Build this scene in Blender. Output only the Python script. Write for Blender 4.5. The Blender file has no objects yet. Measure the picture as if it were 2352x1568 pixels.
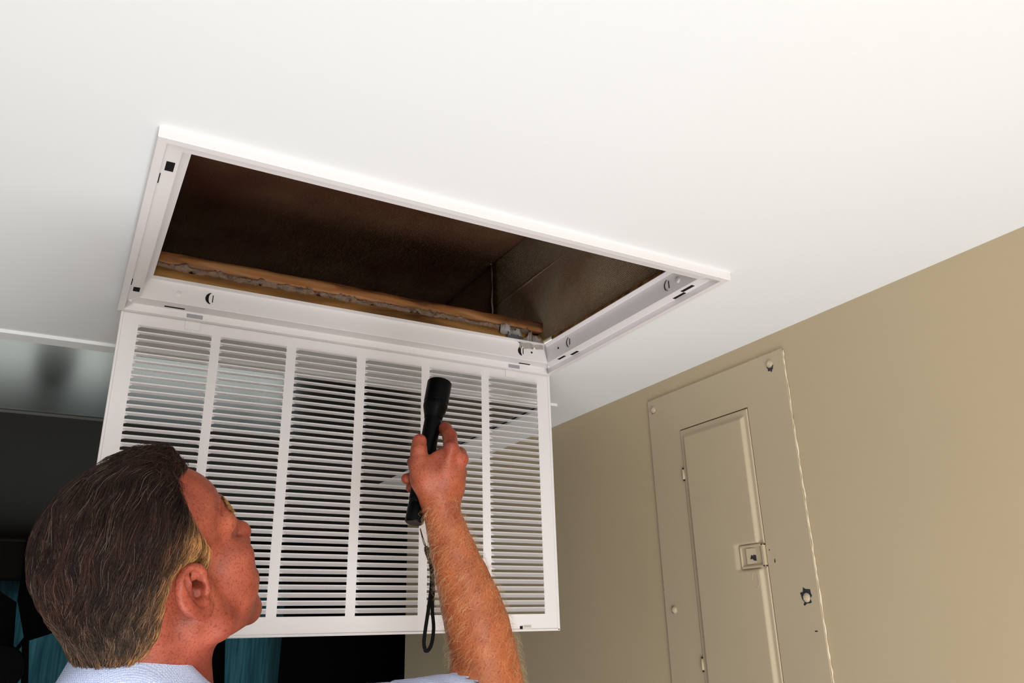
import bpy, bmesh, math, random
import numpy as np
from mathutils import Vector, Matrix

# ------------------------------------------------------------------ camera
R = np.array([[0.87162044, -0.48957962, -0.02428172],
              [0.15089451, 0.31511574, -0.93698075],
              [0.46637823, 0.81302759, 0.3485362]])      # world -> camera (x right, y down, z forward)
FPX = 1813.14
EYE = 1.62                                                # camera height above the floor
CEIL = EYE + 0.53
sc = bpy.context.scene
col = sc.collection
cam_d = bpy.data.cameras.new('camera')
cam = bpy.data.objects.new('camera', cam_d)
col.objects.link(cam)
cam_d.sensor_width = 36.0
cam_d.lens = FPX / 2352 * 36.0
cam_d.clip_start = 0.02
M = Matrix.Identity(4)
for i in range(3):
    M[i][0], M[i][1], M[i][2] = R[0, i], -R[1, i], -R[2, i]
M[2][3] = EYE
cam.matrix_world = M
sc.camera = cam

# ------------------------------------------------------------------ light
world = bpy.data.worlds.new('world')
sc.world = world
world.use_nodes = True
bg = world.node_tree.nodes['Background']
bg.inputs[0].default_value = (0.88, 0.95, 0.90, 1)
bg.inputs[1].default_value = 3.0


def area(name, loc, target, sx, sy, power, color=(1, 1, 1)):
    d = bpy.data.lights.new(name, 'AREA')
    d.shape = 'RECTANGLE'
    d.size, d.size_y = sx, sy
    d.energy = power
    d.color = color
    o = bpy.data.objects.new(name, d)
    col.objects.link(o)
    o.location = loc
    o.rotation_euler = (Vector(target) - Vector(loc)).to_track_quat('-Z', 'Y').to_euler()
    return o


area('window_daylight', (-0.02, -1.55, 1.40), (0.25, 1.0, 1.80), 1.0, 1.1, 27, (1.0, 0.97, 0.955))
area('floor_bounce_fill', (0.10, 0.0, 0.10), (0.25, 0.35, 2.2), 1.2, 1.2, 36, (0.985, 0.985, 1.0))  # unseen area light added in place of daylight bouncing off the floor

vs = sc.view_settings
vs.view_transform = 'Standard'
vs.look = 'None'
vs.exposure = 0.0
vs.gamma = 1.0
vs.use_curve_mapping = False

# ------------------------------------------------------------------ helpers
rng = np.random.default_rng(7)
random.seed(7)


def W(x, y, z):
    """camera-centred metres -> world"""
    return (x, y, z + EYE)


def P(u, v, d):
    """point at picture position (u, v) and depth d metres along the view axis"""
    c = np.array([(u - 1176) / FPX * d, (v - 784) / FPX * d, d])
    w = R.T @ c
    return np.array([w[0], w[1], w[2] + EYE])


def tag(o, label=None, cat=None, group=None, kind=None):
    if label: o['label'] = label
    if cat: o['category'] = cat
    if group: o['group'] = group
    if kind: o['kind'] = kind
    return o


def empty(name, loc=(0, 0, 0)):
    o = bpy.data.objects.new(name, None)
    o.empty_display_size = 0.05
    o.location = loc
    col.objects.link(o)
    return o


def link(name, me, mat, parent=None, smooth=False):
    """mesh given in world space; a child keeps its world position"""
    if mat is not None and len(me.materials) == 0:
        me.materials.append(mat)
    if smooth and len(me.polygons):
        me.polygons.foreach_set('use_smooth', [True] * len(me.polygons))
    o = bpy.data.objects.new(name, me)
    col.objects.link(o)
    if parent is not None:
        o.parent = parent
        p, off = parent, Vector((0, 0, 0))
        while p is not None:
            off += Vector(p.location)
            p = p.parent
        o.location = -off
    return o


def pydata(name, v, f, mat, parent=None, smooth=False):
    me = bpy.data.meshes.new(name)
    me.from_pydata([tuple(map(float, a)) for a in v], [], [tuple(map(int, a)) for a in f])
    me.validate()
    me.update()
    return link(name, me, mat, parent, smooth)


def fix(bm):
    bmesh.ops.recalc_face_normals(bm, faces=bm.faces)


def bm_obj(name, bm, mat, parent=None, smooth=False):
    fix(bm)
    me = bpy.data.meshes.new(name)
    bm.to_mesh(me)
    bm.free()
    return link(name, me, mat, parent, smooth)


def add_box(bm, x0, x1, y0, y1, z0, z1, bevel=0.0, seg=2):
    r = bmesh.ops.create_cube(bm, size=1.0)
    vs_ = r['verts']
    for v in vs_:
        v.co = Vector(((x0 + x1) / 2 + v.co.x * (x1 - x0), (y0 + y1) / 2 + v.co.y * (y1 - y0), (z0 + z1) / 2 + v.co.z * (z1 - z0)))
    if bevel > 0:
        es = list({e for v in vs_ for e in v.link_edges})
        bmesh.ops.bevel(bm, geom=es, offset=bevel, segments=seg, affect='EDGES', profile=0.5)
    return vs_


def box_obj(name, x0, x1, y0, y1, z0, z1, mat, parent=None, bevel=0.0, seg=2):
    bm = bmesh.new()
    add_box(bm, x0, x1, y0, y1, z0, z1, bevel, seg)
    return bm_obj(name, bm, mat, parent)


def lathe(profile, origin, axis, n=28, up=None):
    """profile: list of (radius, distance along axis); returns verts, faces"""
    a = np.array(axis, float); a /= np.linalg.norm(a)
    ref = np.array([0, 0, 1.0]) if abs(a[2]) < 0.9 else np.array([1.0, 0, 0])
    u = np.cross(a, ref); u /= np.linalg.norm(u)
    w = np.cross(a, u)
    V, F = [], []
    for r, t in profile:
        for k in range(n):
            an = 2 * math.pi * k / n
            V.append(np.array(origin) + a * t + (u * math.cos(an) + w * math.sin(an)) * max(r, 1e-5))
    for i in range(len(profile) - 1):
        for k in range(n):
            k2 = (k + 1) % n
            F.append((i * n + k, i * n + k2, (i + 1) * n + k2, (i + 1) * n + k))
    F.append(tuple(range(n))[::-1])
    F.append(tuple(range((len(profile) - 1) * n, len(profile) * n)))
    return V, F


def lathe_obj(name, profile, origin, axis, mat, parent=None, n=28, smooth=True, angle=35):
    V, F = lathe(profile, origin, axis, n)
    o = pydata(name, V, F, mat, parent)
    me = o.data
    bm = bmesh.new(); bm.from_mesh(me); fix(bm)
    for e in bm.edges:
        if len(e.link_faces) == 2 and e.calc_face_angle(0) > math.radians(angle):
            e.smooth = False
    for f_ in bm.faces: f_.smooth = smooth
    bm.to_mesh(me); bm.free()
    return o


def tube(path, radii, n=8, flat=None):
    """swept tube along path points; flat = (direction, factor) squashes the section"""
    path = np.array(path, float)
    m = len(path)
    if np.isscalar(radii): radii = [radii] * m
    V, F = [], []
    t0 = path[1] - path[0]; t0 /= np.linalg.norm(t0)
    ref = np.array([0, 0, 1.0]) if abs(t0[2]) < 0.9 else np.array([1.0, 0, 0])
    u = np.cross(t0, ref); u /= np.linalg.norm(u)
    for i in range(m):
        t = path[min(i + 1, m - 1)] - path[max(i - 1, 0)]
        t /= np.linalg.norm(t) + 1e-12
        u = u - t * (u @ t); u /= np.linalg.norm(u) + 1e-12
        w = np.cross(t, u)
        for k in range(n):
            an = 2 * math.pi * k / n
            d = (u * math.cos(an) + w * math.sin(an)) * radii[i]
            if flat is not None:
                fd = np.array(flat[0]); d = d - fd * (d @ fd) * (1 - flat[1])
            V.append(path[i] + d)
    for i in range(m - 1):
        for k in range(n):
            k2 = (k + 1) % n
            F.append((i * n + k, i * n + k2, (i + 1) * n + k2, (i + 1) * n + k))
    F.append(tuple(range(n))[::-1])
    F.append(tuple(range((m - 1) * n, m * n)))
    return V, F


def spline(pts, n):
    """Catmull-Rom through points"""
    p = np.array(pts, float)
    p = np.vstack([2 * p[0] - p[1], p, 2 * p[-1] - p[-2]])
    out = []
    m = len(p) - 3
    for s in np.linspace(0, m - 1e-9, n):
        i = int(s); t = s - i
        a, b, c, d = p[i], p[i + 1], p[i + 2], p[i + 3]
        out.append(0.5 * ((2 * b) + (-a + c) * t + (2 * a - 5 * b + 4 * c - d) * t ** 2 + (-a + 3 * b - 3 * c + d) * t ** 3))
    return np.array(out)


# ------------------------------------------------------------------ materials
def srgb(r, g, b):
    f = lambda c: (c / 255 / 12.92) if c / 255 <= 0.04045 else ((c / 255 + 0.055) / 1.055) ** 2.4
    return (f(r), f(g), f(b), 1)


def new_mat(name):
    m = bpy.data.materials.new(name)
    m.use_nodes = True
    nt = m.node_tree
    return m, nt, nt.nodes['Principled BSDF']


def simple(name, color, rough=0.5, spec=0.5, metal=0.0, noise=None, bump=None, coat=0.0):
    """noise=(scale, amount) colour mottling; bump=(scale, strength, distance)"""
    m, nt, b = new_mat(name)
    b.inputs['Roughness'].default_value = rough
    b.inputs['Specular IOR Level'].default_value = spec
    b.inputs['Metallic'].default_value = metal
    b.inputs['Coat Weight'].default_value = coat
    b.inputs['Base Color'].default_value = color
    tc = nt.nodes.new('ShaderNodeTexCoord')
    if noise:
        n = nt.nodes.new('ShaderNodeTexNoise')
        n.inputs['Scale'].default_value = noise[0]
        n.inputs['Detail'].default_value = 5
        nt.links.new(tc.outputs['Object'], n.inputs['Vector'])
        mx = nt.nodes.new('ShaderNodeMix'); mx.data_type = 'RGBA'
        lo = tuple(c * (1 - noise[1]) for c in color[:3]) + (1,)
        hi = tuple(min(1, c * (1 + noise[1])) for c in color[:3]) + (1,)
        mx.inputs[6].default_value = lo; mx.inputs[7].default_value = hi
        nt.links.new(n.outputs['Fac'], mx.inputs[0])
        nt.links.new(mx.outputs[2], b.inputs['Base Color'])
    if bump:
        n2 = nt.nodes.new('ShaderNodeTexNoise')
        n2.inputs['Scale'].default_value = bump[0]
        n2.inputs['Detail'].default_value = 4
        nt.links.new(tc.outputs['Object'], n2.inputs['Vector'])
        bp = nt.nodes.new('ShaderNodeBump')
        bp.inputs['Strength'].default_value = bump[1]
        bp.inputs['Distance'].default_value = bump[2]
        nt.links.new(n2.outputs['Fac'], bp.inputs['Height'])
        nt.links.new(bp.outputs['Normal'], b.inputs['Normal'])
    return m


M_ceil = simple('ceiling_paint', (0.785, 0.805, 0.815, 1), 0.85, 0.25, noise=(3, 0.012), bump=(260, 0.06, 0.001))
M_wall = simple('beige_wall_paint', (0.48, 0.385, 0.25, 1), 0.55, 0.3, noise=(5, 0.04), bump=(170, 0.12, 0.001))
M_wall_white = simple('off_white_wall_paint', (0.55, 0.53, 0.5, 1), 0.8, 0.25, noise=(4, 0.02))
M_floor = simple('brown_floor', (0.30, 0.24, 0.19, 1), 0.6, 0.3, noise=(8, 0.15))
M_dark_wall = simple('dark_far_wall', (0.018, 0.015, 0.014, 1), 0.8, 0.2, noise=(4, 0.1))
M_white = simple('white_enamel', (0.74, 0.705, 0.71, 1), 0.38, 0.4, noise=(6, 0.01))
M_black_hole = simple('dark_opening', (0.012, 0.011, 0.011, 1), 0.9, 0.1)
M_steel = simple('screw_metal', (0.75, 0.75, 0.76, 1), 0.35, 0.5, 0.6)
M_panel = simple('painted_panel', (0.47, 0.385, 0.262, 1), 0.36, 0.45, noise=(9, 0.035), bump=(90, 0.05, 0.001))
M_chip = simple('chipped_bare_metal', (0.02, 0.024, 0.03, 1), 0.4, 0.5)
M_caulk = simple('pale_caulk', (0.70, 0.62, 0.48, 1), 0.5, 0.4)
# ------------------------------------------------------------------ the room shell
def plane_with_holes(name, x0, x1, y0, y1, z, holes, th, mat, extra=None):
    xs = sorted({x0, x1, *[h[0] for h in holes], *[h[1] for h in holes]})
    ys = sorted({y0, y1, *[h[2] for h in holes], *[h[3] for h in holes]})
    bm = bmesh.new()
    vt = {}
    def gv(x, y):
        if (x, y) not in vt: vt[(x, y)] = bm.verts.new((x, y, z))
        return vt[(x, y)]
    for i in range(len(xs) - 1):
        for j in range(len(ys) - 1):
            cx, cy = (xs[i] + xs[i + 1]) / 2, (ys[j] + ys[j + 1]) / 2
            if any(h[0] < cx < h[1] and h[2] < cy < h[3] for h in holes): continue
            bm.faces.new((gv(xs[i], ys[j]), gv(xs[i + 1], ys[j]), gv(xs[i + 1], ys[j + 1]), gv(xs[i], ys[j + 1])))
    fs = list(bm.faces)
    r = bmesh.ops.extrude_face_region(bm, geom=fs)
    for g in r['geom']:
        if isinstance(g, bmesh.types.BMVert): g.co.z += th
    return bm_obj(name, bm, mat)


M_dark_ceil = simple('dark_far_ceiling', (0.022, 0.019, 0.017, 1), 0.75, 0.2, noise=(3, 0.1))  # near-black copy of the ceiling paint; the far room's darkness is in its colour
XW = 1.1395
YEND = 2.806
YFAR = 5.09
VX0, VX1, VY0, VY1 = 0.031, 0.869, 0.8146, 1.358           # outer edge of the vent frame
LX0, LX1, LY0, LY1 = -0.30, 1.000, 1.610, 2.168             # ceiling light opening
ceiling = tag(plane_with_holes('ceiling', -2.3, XW + 0.12, -1.72, YEND, CEIL,
              [(VX0 + 0.022, VX1 - 0.022, VY0 + 0.03, VY1 - 0.03), (LX0, LX1, LY0, LY1), (-2.3, LX1, LY1, YEND)], 0.014, M_ceil), kind='structure')
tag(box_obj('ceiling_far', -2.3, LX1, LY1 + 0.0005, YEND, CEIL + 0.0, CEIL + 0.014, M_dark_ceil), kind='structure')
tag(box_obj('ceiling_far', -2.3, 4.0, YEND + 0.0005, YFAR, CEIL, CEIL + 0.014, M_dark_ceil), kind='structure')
tag(box_obj('floor', -2.3, 4.0, -1.72, YFAR, -0.05, 0, M_floor), kind='structure')
tag(box_obj('wall_right', XW, XW + 0.12, -1.6, YEND, 0, CEIL, M_wall), kind='structure')
tag(box_obj('wall_left', -2.42, -2.3, -1.72, YFAR, 0, CEIL, M_wall_white), kind='structure')
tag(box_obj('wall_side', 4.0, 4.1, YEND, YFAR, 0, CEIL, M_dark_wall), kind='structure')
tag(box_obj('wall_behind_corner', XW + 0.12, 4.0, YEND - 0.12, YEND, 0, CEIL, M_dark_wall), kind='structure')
# back wall with a window behind the camera
bm = bmesh.new()
wx0, wx1, wz0, wz1 = -0.6, 0.65, 0.6, 2.0
add_box(bm, -2.3, wx0, -1.72, -1.6, 0, CEIL)
add_box(bm, wx1, XW, -1.72, -1.6, 0, CEIL)
add_box(bm, wx0, wx1, -1.72, -1.6, 0, wz0)
add_box(bm, wx0, wx1, -1.72, -1.6, wz1, CEIL)
tag(bm_obj('wall_back', bm, M_wall_white), kind='structure')
# far wall with a curtained window
FX0, FX1, FZ0, FZ1 = -0.95, 1.25, 0.70, 1.90
bm = bmesh.new()
add_box(bm, -2.3, FX0, YFAR, YFAR + 0.12, 0, CEIL)
add_box(bm, FX1, 4.0, YFAR, YFAR + 0.12, 0, CEIL)
add_box(bm, FX0, FX1, YFAR, YFAR + 0.12, 0, FZ0)
add_box(bm, FX0, FX1, YFAR, YFAR + 0.12, FZ1, CEIL)
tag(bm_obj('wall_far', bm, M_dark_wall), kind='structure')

# ------------------------------------------------------------------ return-air vent: frame and hinged grille
vent = tag(empty('return_air_vent', ((VX0 + VX1) / 2, (VY0 + VY1) / 2, CEIL)),
           'large white metal return air vent in the ceiling with its slatted grille swung open', 'vent')
INX, INY = 0.030, 0.041                       # channel width, short and long sides
T = 0.0012


def rail(side):
    """one mitred rail; profile is (inset, height)"""
    d = INX if side in 'LR' else INY
    prof = [(0, 0.0), (0, -0.012), (0.0008, -0.0128), (0.010, -0.0128), (0.0108, -0.012), (0.0108, -0.0012), (0.0118, -0.0005), (d - 0.001, -0.0005), (d, 0.0005),
            (d + 0.0012, 0.0345), (d + 0.0022, 0.0352), (d + 0.0135, 0.0352), (d + 0.0135, 0.0362), (d, 0.0362), (d - 0.0012, 0.0345), (d - 0.0012, 0.0006), (0.0100, 0.0006), (0.0098, -0.0118), (0.001, -0.0118), (0.001, 0.0)]
    V = []
    for end in (0, 1):
        for t, z in prof:
            # mitre: the inset along the other axis, scaled to that side's channel
            other = INY if side in 'LR' else INX
            tt = t if t < 0.0118 else (t - d + other if t > d - 0.002 else t)
            if side == 'L': x = VX0 + t; y = (VY0 + tt) if end == 0 else (VY1 - tt)
            if side == 'R': x = VX1 - t; y = (VY0 + tt) if end == 0 else (VY1 - tt)
            if side == 'N': y = VY0 + t; x = (VX0 + tt) if end == 0 else (VX1 - tt)
            if side == 'F': y = VY1 - t; x = (VX0 + tt) if end == 0 else (VX1 - tt)
            V.append((x, y, CEIL + z))
    n = len(prof)
    F = [(i, (i + 1) % n, n + (i + 1) % n, n + i) for i in range(n)]
    F += [tuple(range(n)), tuple(range(n, 2 * n))[::-1]]
    bm = bmesh.new()
    bv = [bm.verts.new(v) for v in V]
    for f_ in F: bm.faces.new([bv[i] for i in f_])
    bmesh.ops.triangulate(bm, faces=[f_ for f_ in bm.faces if len(f_.verts) > 4])
    return bm_obj('frame_rail', bm, M_white, vent)


rails = {s: rail(s) for s in 'LRNF'}


def screw(name, c, axis, r, parent, mat=None, head=None):
    prof = [(r * 1.25, -0.0006), (r * 1.25, 0.0004), (r, 0.0006), (r, 0.0014), (r * 0.75, 0.0022), (r * 0.3, 0.0024), (r * 0.26, 0.0012), (0.0001, 0.0012)]
    return lathe_obj(name, prof, c, axis, mat or M_white, parent, 20)


zc = CEIL - 0.0006
for x, y in [(VX0 + 0.018, VY0 + 0.021), (VX1 - 0.020, VY0 + 0.021), (VX0 + 0.018, VY1 - 0.020), (VX1 - 0.018, VY1 - 0.022)]:
    screw('screw', (x, y, zc), (0, 0, -1), 0.0042, vent)
# screws and knock-outs on the inner walls of the far and the right rail
yF = VY1 - INY - 0.0006
xR = VX1 - INX - 0.0006
screw('screw', (0.118, yF, CEIL + 0.017), (0, -1, 0), 0.0042, vent)
screw('screw', (xR, 0.901, CEIL + 0.017), (-1, 0, 0), 0.0042, vent)


def dark_plate(name, pts, nrm, parent, th=0.0004, mat=None):
    """thin dark cut-out polygon lying on a face; pts 3D, nrm outward"""
    pts = [np.array(p, float) for p in pts]
    n_ = np.array(nrm, float)
    V = [p + n_ * th for p in pts] + [p - n_ * th for p in pts]
    k = len(pts)
    F = [tuple(range(k)), tuple(range(k, 2 * k))[::-1]] + [(i, (i + 1) % k, k + (i + 1) % k, k + i) for i in range(k)]
    bm = bmesh.new()
    bv = [bm.verts.new(v) for v in V]
    for f_ in F: bm.faces.new([bv[i] for i in f_])
    return bm_obj(name, bm, mat or M_black_hole, parent)


def knockout(c, ux, nrm, wide):
    """half-moon slit with a straight slit beside it"""
    c = np.array(c); ux = np.array(ux, float); uz = np.array([0, 0, 1.0])
    R1 = 0.0105
    a = np.linspace(math.radians(105), math.radians(255), 12)
    outer = [c + ux * (R1 * math.cos(t) + 0.002) + uz * R1 * math.sin(t) for t in a]
    inner = [c + ux * (R1 * math.cos(t) * (1 - wide) + 0.002) + uz * R1 * math.sin(t) * 0.97 for t in a[::-1]]
    V = outer + inner
    k = 12
    F = [(i, i + 1, 2 * k - 2 - i, 2 * k - 1 - i) for i in range(k - 1)]
    n_ = np.array(nrm, float)
    bm = bmesh.new()
    bv = [bm.verts.new(v + n_ * 0.0004) for v in V]
    for f_ in F: bm.faces.new([bv[i] for i in f_])
    me_ = bmesh.ops.extrude_face_region(bm, geom=list(bm.faces))
    for g in me_['geom']:
        if isinstance(g, bmesh.types.BMVert): g.co -= Vector(n_) * 0.0008
    bm_obj('knockout_slit', bm, M_black_hole, vent)
    q = c + ux * 0.0035
    dark_plate('knockout_slit', [q - ux * 0.0007 - uz * 0.0065, q + ux * 0.0007 - uz * 0.0065, q + ux * 0.0007 + uz * 0.0065, q - ux * 0.0007 + uz * 0.0065], nrm, vent)


knockout((0.168, yF - 0.0008, CEIL + 0.017), (1, 0, 0), (0, -1, 0), 0.5)
knockout((0.777, yF - 0.0008, CEIL + 0.017), (1, 0, 0), (0, -1, 0), 0.62)
knockout((xR - 0.0008, 1.232, CEIL + 0.018), (0, -1, 0), (-1, 0, 0), 0.16)
knockout((xR - 0.0008, 0.927, CEIL + 0.018), (0, -1, 0), (-1, 0, 0), 0.16)


def disc(c, nrm, r):
    u = np.cross(nrm, [0, 0, 1.0]) if abs(nrm[2]) < 0.9 else np.array([1.0, 0, 0]); u = u / np.linalg.norm(u)
    w = np.cross(nrm, u)
    return [np.array(c) + (u * math.cos(t) + w * math.sin(t)) * r for t in np.linspace(0, 2 * math.pi, 13)[:-1]]


dark_plate('screw_hole', disc((0.801, yF - 0.0008, CEIL + 0.017), (0, -1, 0), 0.002), (0, -1, 0), vent)
dark_plate('screw_hole', disc((xR - 0.0008, 1.271, CEIL + 0.018), (-1, 0, 0), 0.002), (-1, 0, 0), vent)


def slot(cx, cy, lx, ly, z=None):
    z = zc if z is None else z
    dark_plate('slot', [(cx - lx, cy - ly, z), (cx + lx, cy - ly, z), (cx + lx, cy + ly, z), (cx - lx, cy + ly, z)], (0, 0, -1), vent)


# slots in the channel: near and far rail are long slits, side rails have square ones
slot(VX0 + 0.108, VY0 + 0.016, 0.016, 0.0016)
slot(VX1 - 0.088, VY0 + 0.016, 0.012, 0.0018)
slot(VX0 + 0.085, VY1 - 0.020, 0.016, 0.0022)
slot(VX1 - 0.072, VY1 - 0.018, 0.013, 0.0022)
slot(VX0 + 0.0205, VY0 + 0.078, 0.0048, 0.0105)
slot(VX0 + 0.0118, VY0 + 0.110, 0.0012, 0.012)
slot(VX0 + 0.0215, VY1 - 0.072, 0.0048, 0.0085)
slot(VX0 + 0.0118, VY1 - 0.100, 0.0012, 0.012)
slot(VX1 - 0.0215, VY0 + 0.076, 0.0032, 0.014)
slot(VX1 - 0.0135, VY0 + 0.105, 0.0032, 0.014)
slot(VX1 - 0.0225, VY1 - 0.085, 0.0028, 0.012)
slot(VX1 - 0.0145, VY1 - 0.120, 0.0030, 0.012)

# hinged grille, hanging straight down from the far rail
S = 1.3625 / 1.3542
YD = 1.3625
DX0, DX1, DZ0, DZ1 = 0.0388 * S, 0.8650 * S, EYE + 0.0072 * S, EYE + 0.5235 * S
cols_x = [((0.0660 + 0.13075 * k) * S, (0.0660 + 0.13075 * k + 0.1140) * S) for k in range(6)]
cols_x[0] = (0.0660 * S, 0.1820 * S)
NR = 37
ztop, zbot = EYE + 0.4955 * S, EYE + 0.0375 * S
pitch = (ztop - zbot) / (NR - 0.25)
HOLE = 0.0102
bm = bmesh.new()
th = 0.0010


def sheet(x0, x1, z0, z1):
    add_box(bm, x0, x1, YD, YD + th, z0, z1)


edges = [DX0] + [e for c in cols_x for e in c] + [DX1]
for k in range(0, len(edges), 2):
    sheet(edges[k], edges[k + 1], DZ0, DZ1)
for (a, b) in cols_x:
    sheet(a, b, ztop, DZ1)
    sheet(a, b, DZ0, ztop - (NR - 1) * pitch - HOLE)
    for r_ in range(NR - 1):
        sheet(a, b, ztop - (r_ + 1) * pitch, ztop - r_ * pitch - HOLE)
# turned edges
add_box(bm, DX0 - 0.001, DX0, YD, YD + 0.012, DZ0, DZ1)
add_box(bm, DX1, DX1 + 0.001, YD, YD + 0.012, DZ0, DZ1)
add_box(bm, DX0 - 0.001, DX1 + 0.001, YD, YD + 0.012, DZ0 - 0.001, DZ0)
add_box(bm, DX0 - 0.001, DX1 + 0.001, YD, YD + 0.012, DZ1, DZ1 + 0.001)
# soft raised border roll
for (x0, x1, z0, z1) in [(DX1 - 0.0045, DX1 + 0.001, DZ0, DZ1), (DX0 - 0.001, DX0 + 0.003, DZ0, DZ1), (DX0, DX1, DZ1 - 0.003, DZ1), (DX0, DX1, DZ0, DZ0 + 0.003)]:
    add_box(bm, x0, x1, YD - 0.0016, YD, z0, z1, 0.0007, 1)
grille = bm_obj('grille_door', bm, M_white, vent)
grille['label'] = 'white stamped metal grille panel hanging open below the ceiling'
# one stamped slat, copied into every slot of every column
for ci, (a, b) in enumerate(cols_x):
    w = b - a
    dzf, dyf = 0.0060, 0.0082
    V, F = [], []
    # section from sheet (attached, top) curving to the free lower edge towards the camera
    secs = [(0.0, 0.0, 0.0), (0.0016, -0.0010, 0.0006), (0.0045, -0.0033, 0.0022), (dyf, -dzf, 0.0042)]
    for (dy, dz, inset) in secs:
        for sgn in (0, 1):
            V.append((inset if sgn == 0 else w - inset, -dy, dz))
    nq = len(secs)
    for (dy, dz, inset) in secs:
        for sgn in (0, 1):
            V.append((inset if sgn == 0 else w - inset, -dy + 0.0006, dz + 0.0006))
    o2 = 2 * nq
    for i in range(nq - 1):
        F.append((2 * i, 2 * i + 1, 2 * i + 3, 2 * i + 2))
        F.append((o2 + 2 * i, o2 + 2 * i + 2, o2 + 2 * i + 3, o2 + 2 * i + 1))
        F.append((2 * i, 2 * i + 2, o2 + 2 * i + 2, o2 + 2 * i))
        F.append((2 * i + 1, o2 + 2 * i + 1, o2 + 2 * i + 3, 2 * i + 3))
    F.append((2 * nq - 2, 2 * nq - 1, o2 + 2 * nq - 1, o2 + 2 * nq - 2))
    # small stretched webs at both ends
    i0 = len(V)
    V += [(0, 0, 0), (0, 0, -HOLE * 0.55), (0.0042, -dyf, -dzf), (w, 0, 0), (w, 0, -HOLE * 0.55), (w - 0.0042, -dyf, -dzf)]
    F += [(i0, i0 + 1, i0 + 2), (i0 + 3, i0 + 5, i0 + 4)]
    me = bpy.data.meshes.new('slat')
    me.from_pydata(V, [], F); me.update()
    me.materials.append(M_white)
    base = Vector(vent.location) + Vector(grille.location)
    for r_ in range(NR):
        o = bpy.data.objects.new('slat', me)
        col.objects.link(o)
        o.parent = grille
        o.location = Vector((a, YD, ztop - r_ * pitch)) - base
# hinge tabs
for hx in (0.150, 0.776):
    bm = bmesh.new()
    add_box(bm, hx - 0.0125, hx + 0.0125, YD - 0.0022, YD - 0.0004, DZ1 - 0.024, DZ1 - 0.004, 0.0006, 1)
    add_box(bm, hx - 0.0105, hx + 0.0125, YD - 0.0052, YD - 0.0040, DZ1 - 0.006, CEIL - 0.0105, 0.0004, 1)
    bm_obj('hinge_tab', bm, M_white, grille)
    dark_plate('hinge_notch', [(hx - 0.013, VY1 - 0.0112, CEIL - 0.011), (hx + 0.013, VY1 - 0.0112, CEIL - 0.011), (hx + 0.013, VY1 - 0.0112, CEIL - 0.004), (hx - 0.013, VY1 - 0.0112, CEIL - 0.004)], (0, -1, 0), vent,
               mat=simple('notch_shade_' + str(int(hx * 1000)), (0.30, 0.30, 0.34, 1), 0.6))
# latch at the lower right of the grille
bm = bmesh.new()
lx, lz = 0.7945, EYE + 0.0130
add_box(bm, lx - 0.012, lx - 0.006, YD - 0.0006, YD, lz - 0.0025, lz + 0.0028)
latch_hole = bm_obj('latch_slot', bm, M_black_hole, grille)
bm = bmesh.new()
add_box(bm, lx - 0.006, lx + 0.013, YD - 0.0012, YD, lz - 0.0028, lz + 0.0035, 0.0005, 1)
add_box(bm, lx - 0.0035, lx + 0.011, YD - 0.0035, YD - 0.0012, lz - 0.001, lz + 0.001, 0.0004, 1)
lo = bm_obj('latch', bm, simple('latch_metal', (0.72, 0.70, 0.66, 1), 0.35, 0.5, 0.3), grille)
lo['label'] = 'small metal slide latch'

# ------------------------------------------------------------------ duct box above the vent
def liner_mat(name, c0, c1, sx, sy, rough=0.5):
    m, nt, b = new_mat(name)
    b.inputs['Roughness'].default_value = rough
    b.inputs['Specular IOR Level'].default_value = 0.45
    tc = nt.nodes.new('ShaderNodeTexCoord')
    n = nt.nodes.new('ShaderNodeTexNoise'); n.inputs['Scale'].default_value = 7; n.inputs['Detail'].default_value = 6
    nt.links.new(tc.outputs['Object'], n.inputs['Vector'])
    rp = nt.nodes.new('ShaderNodeValToRGB')
    rp.color_ramp.elements[0].position = 0.35; rp.color_ramp.elements[0].color = c0
    rp.color_ramp.elements[1].position = 0.68; rp.color_ramp.elements[1].color = c1
    nt.links.new(n.outputs['Fac'], rp.inputs['Fac'])
    hs = []
    for ax, s in (('X', sx), ('Y', sy)):
        w = nt.nodes.new('ShaderNodeTexWave'); w.wave_type = 'BANDS'; w.bands_direction = ax
        w.inputs['Scale'].default_value = s; w.inputs['Distortion'].default_value = 0.6; w.inputs['Detail'].default_value = 1
        nt.links.new(tc.outputs['UV'], w.inputs['Vector'])
        hs.append(w)
    mu = nt.nodes.new('ShaderNodeMath'); mu.operation = 'MULTIPLY'
    nt.links.new(hs[0].outputs['Fac'], mu.inputs[0]); nt.links.new(hs[1].outputs['Fac'], mu.inputs[1])
    # weave: threads lighter, pits darker
    mx = nt.nodes.new('ShaderNodeMix'); mx.data_type = 'RGBA'; mx.blend_type = 'MULTIPLY'
    mx.inputs[0].default_value = 0.6
    nt.links.new(rp.outputs['Color'], mx.inputs[6]); nt.links.new(mu.outputs[0], mx.inputs[7])
    nt.links.new(mx.outputs[2], b.inputs['Base Color'])
    bp = nt.nodes.new('ShaderNodeBump'); bp.inputs['Strength'].default_value = 1.0; bp.inputs['Distance'].default_value = 0.003
    nt.links.new(mu.outputs[0], bp.inputs['Height'])
    nt.links.new(bp.outputs['Normal'], b.inputs['Normal'])
    return m


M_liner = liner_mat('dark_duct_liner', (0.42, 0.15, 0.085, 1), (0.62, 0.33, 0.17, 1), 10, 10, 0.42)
M_liner2 = liner_mat('brown_duct_liner', (0.62, 0.38, 0.23, 1), (0.92, 0.74, 0.48, 1), 10, 10, 0.55)


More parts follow.
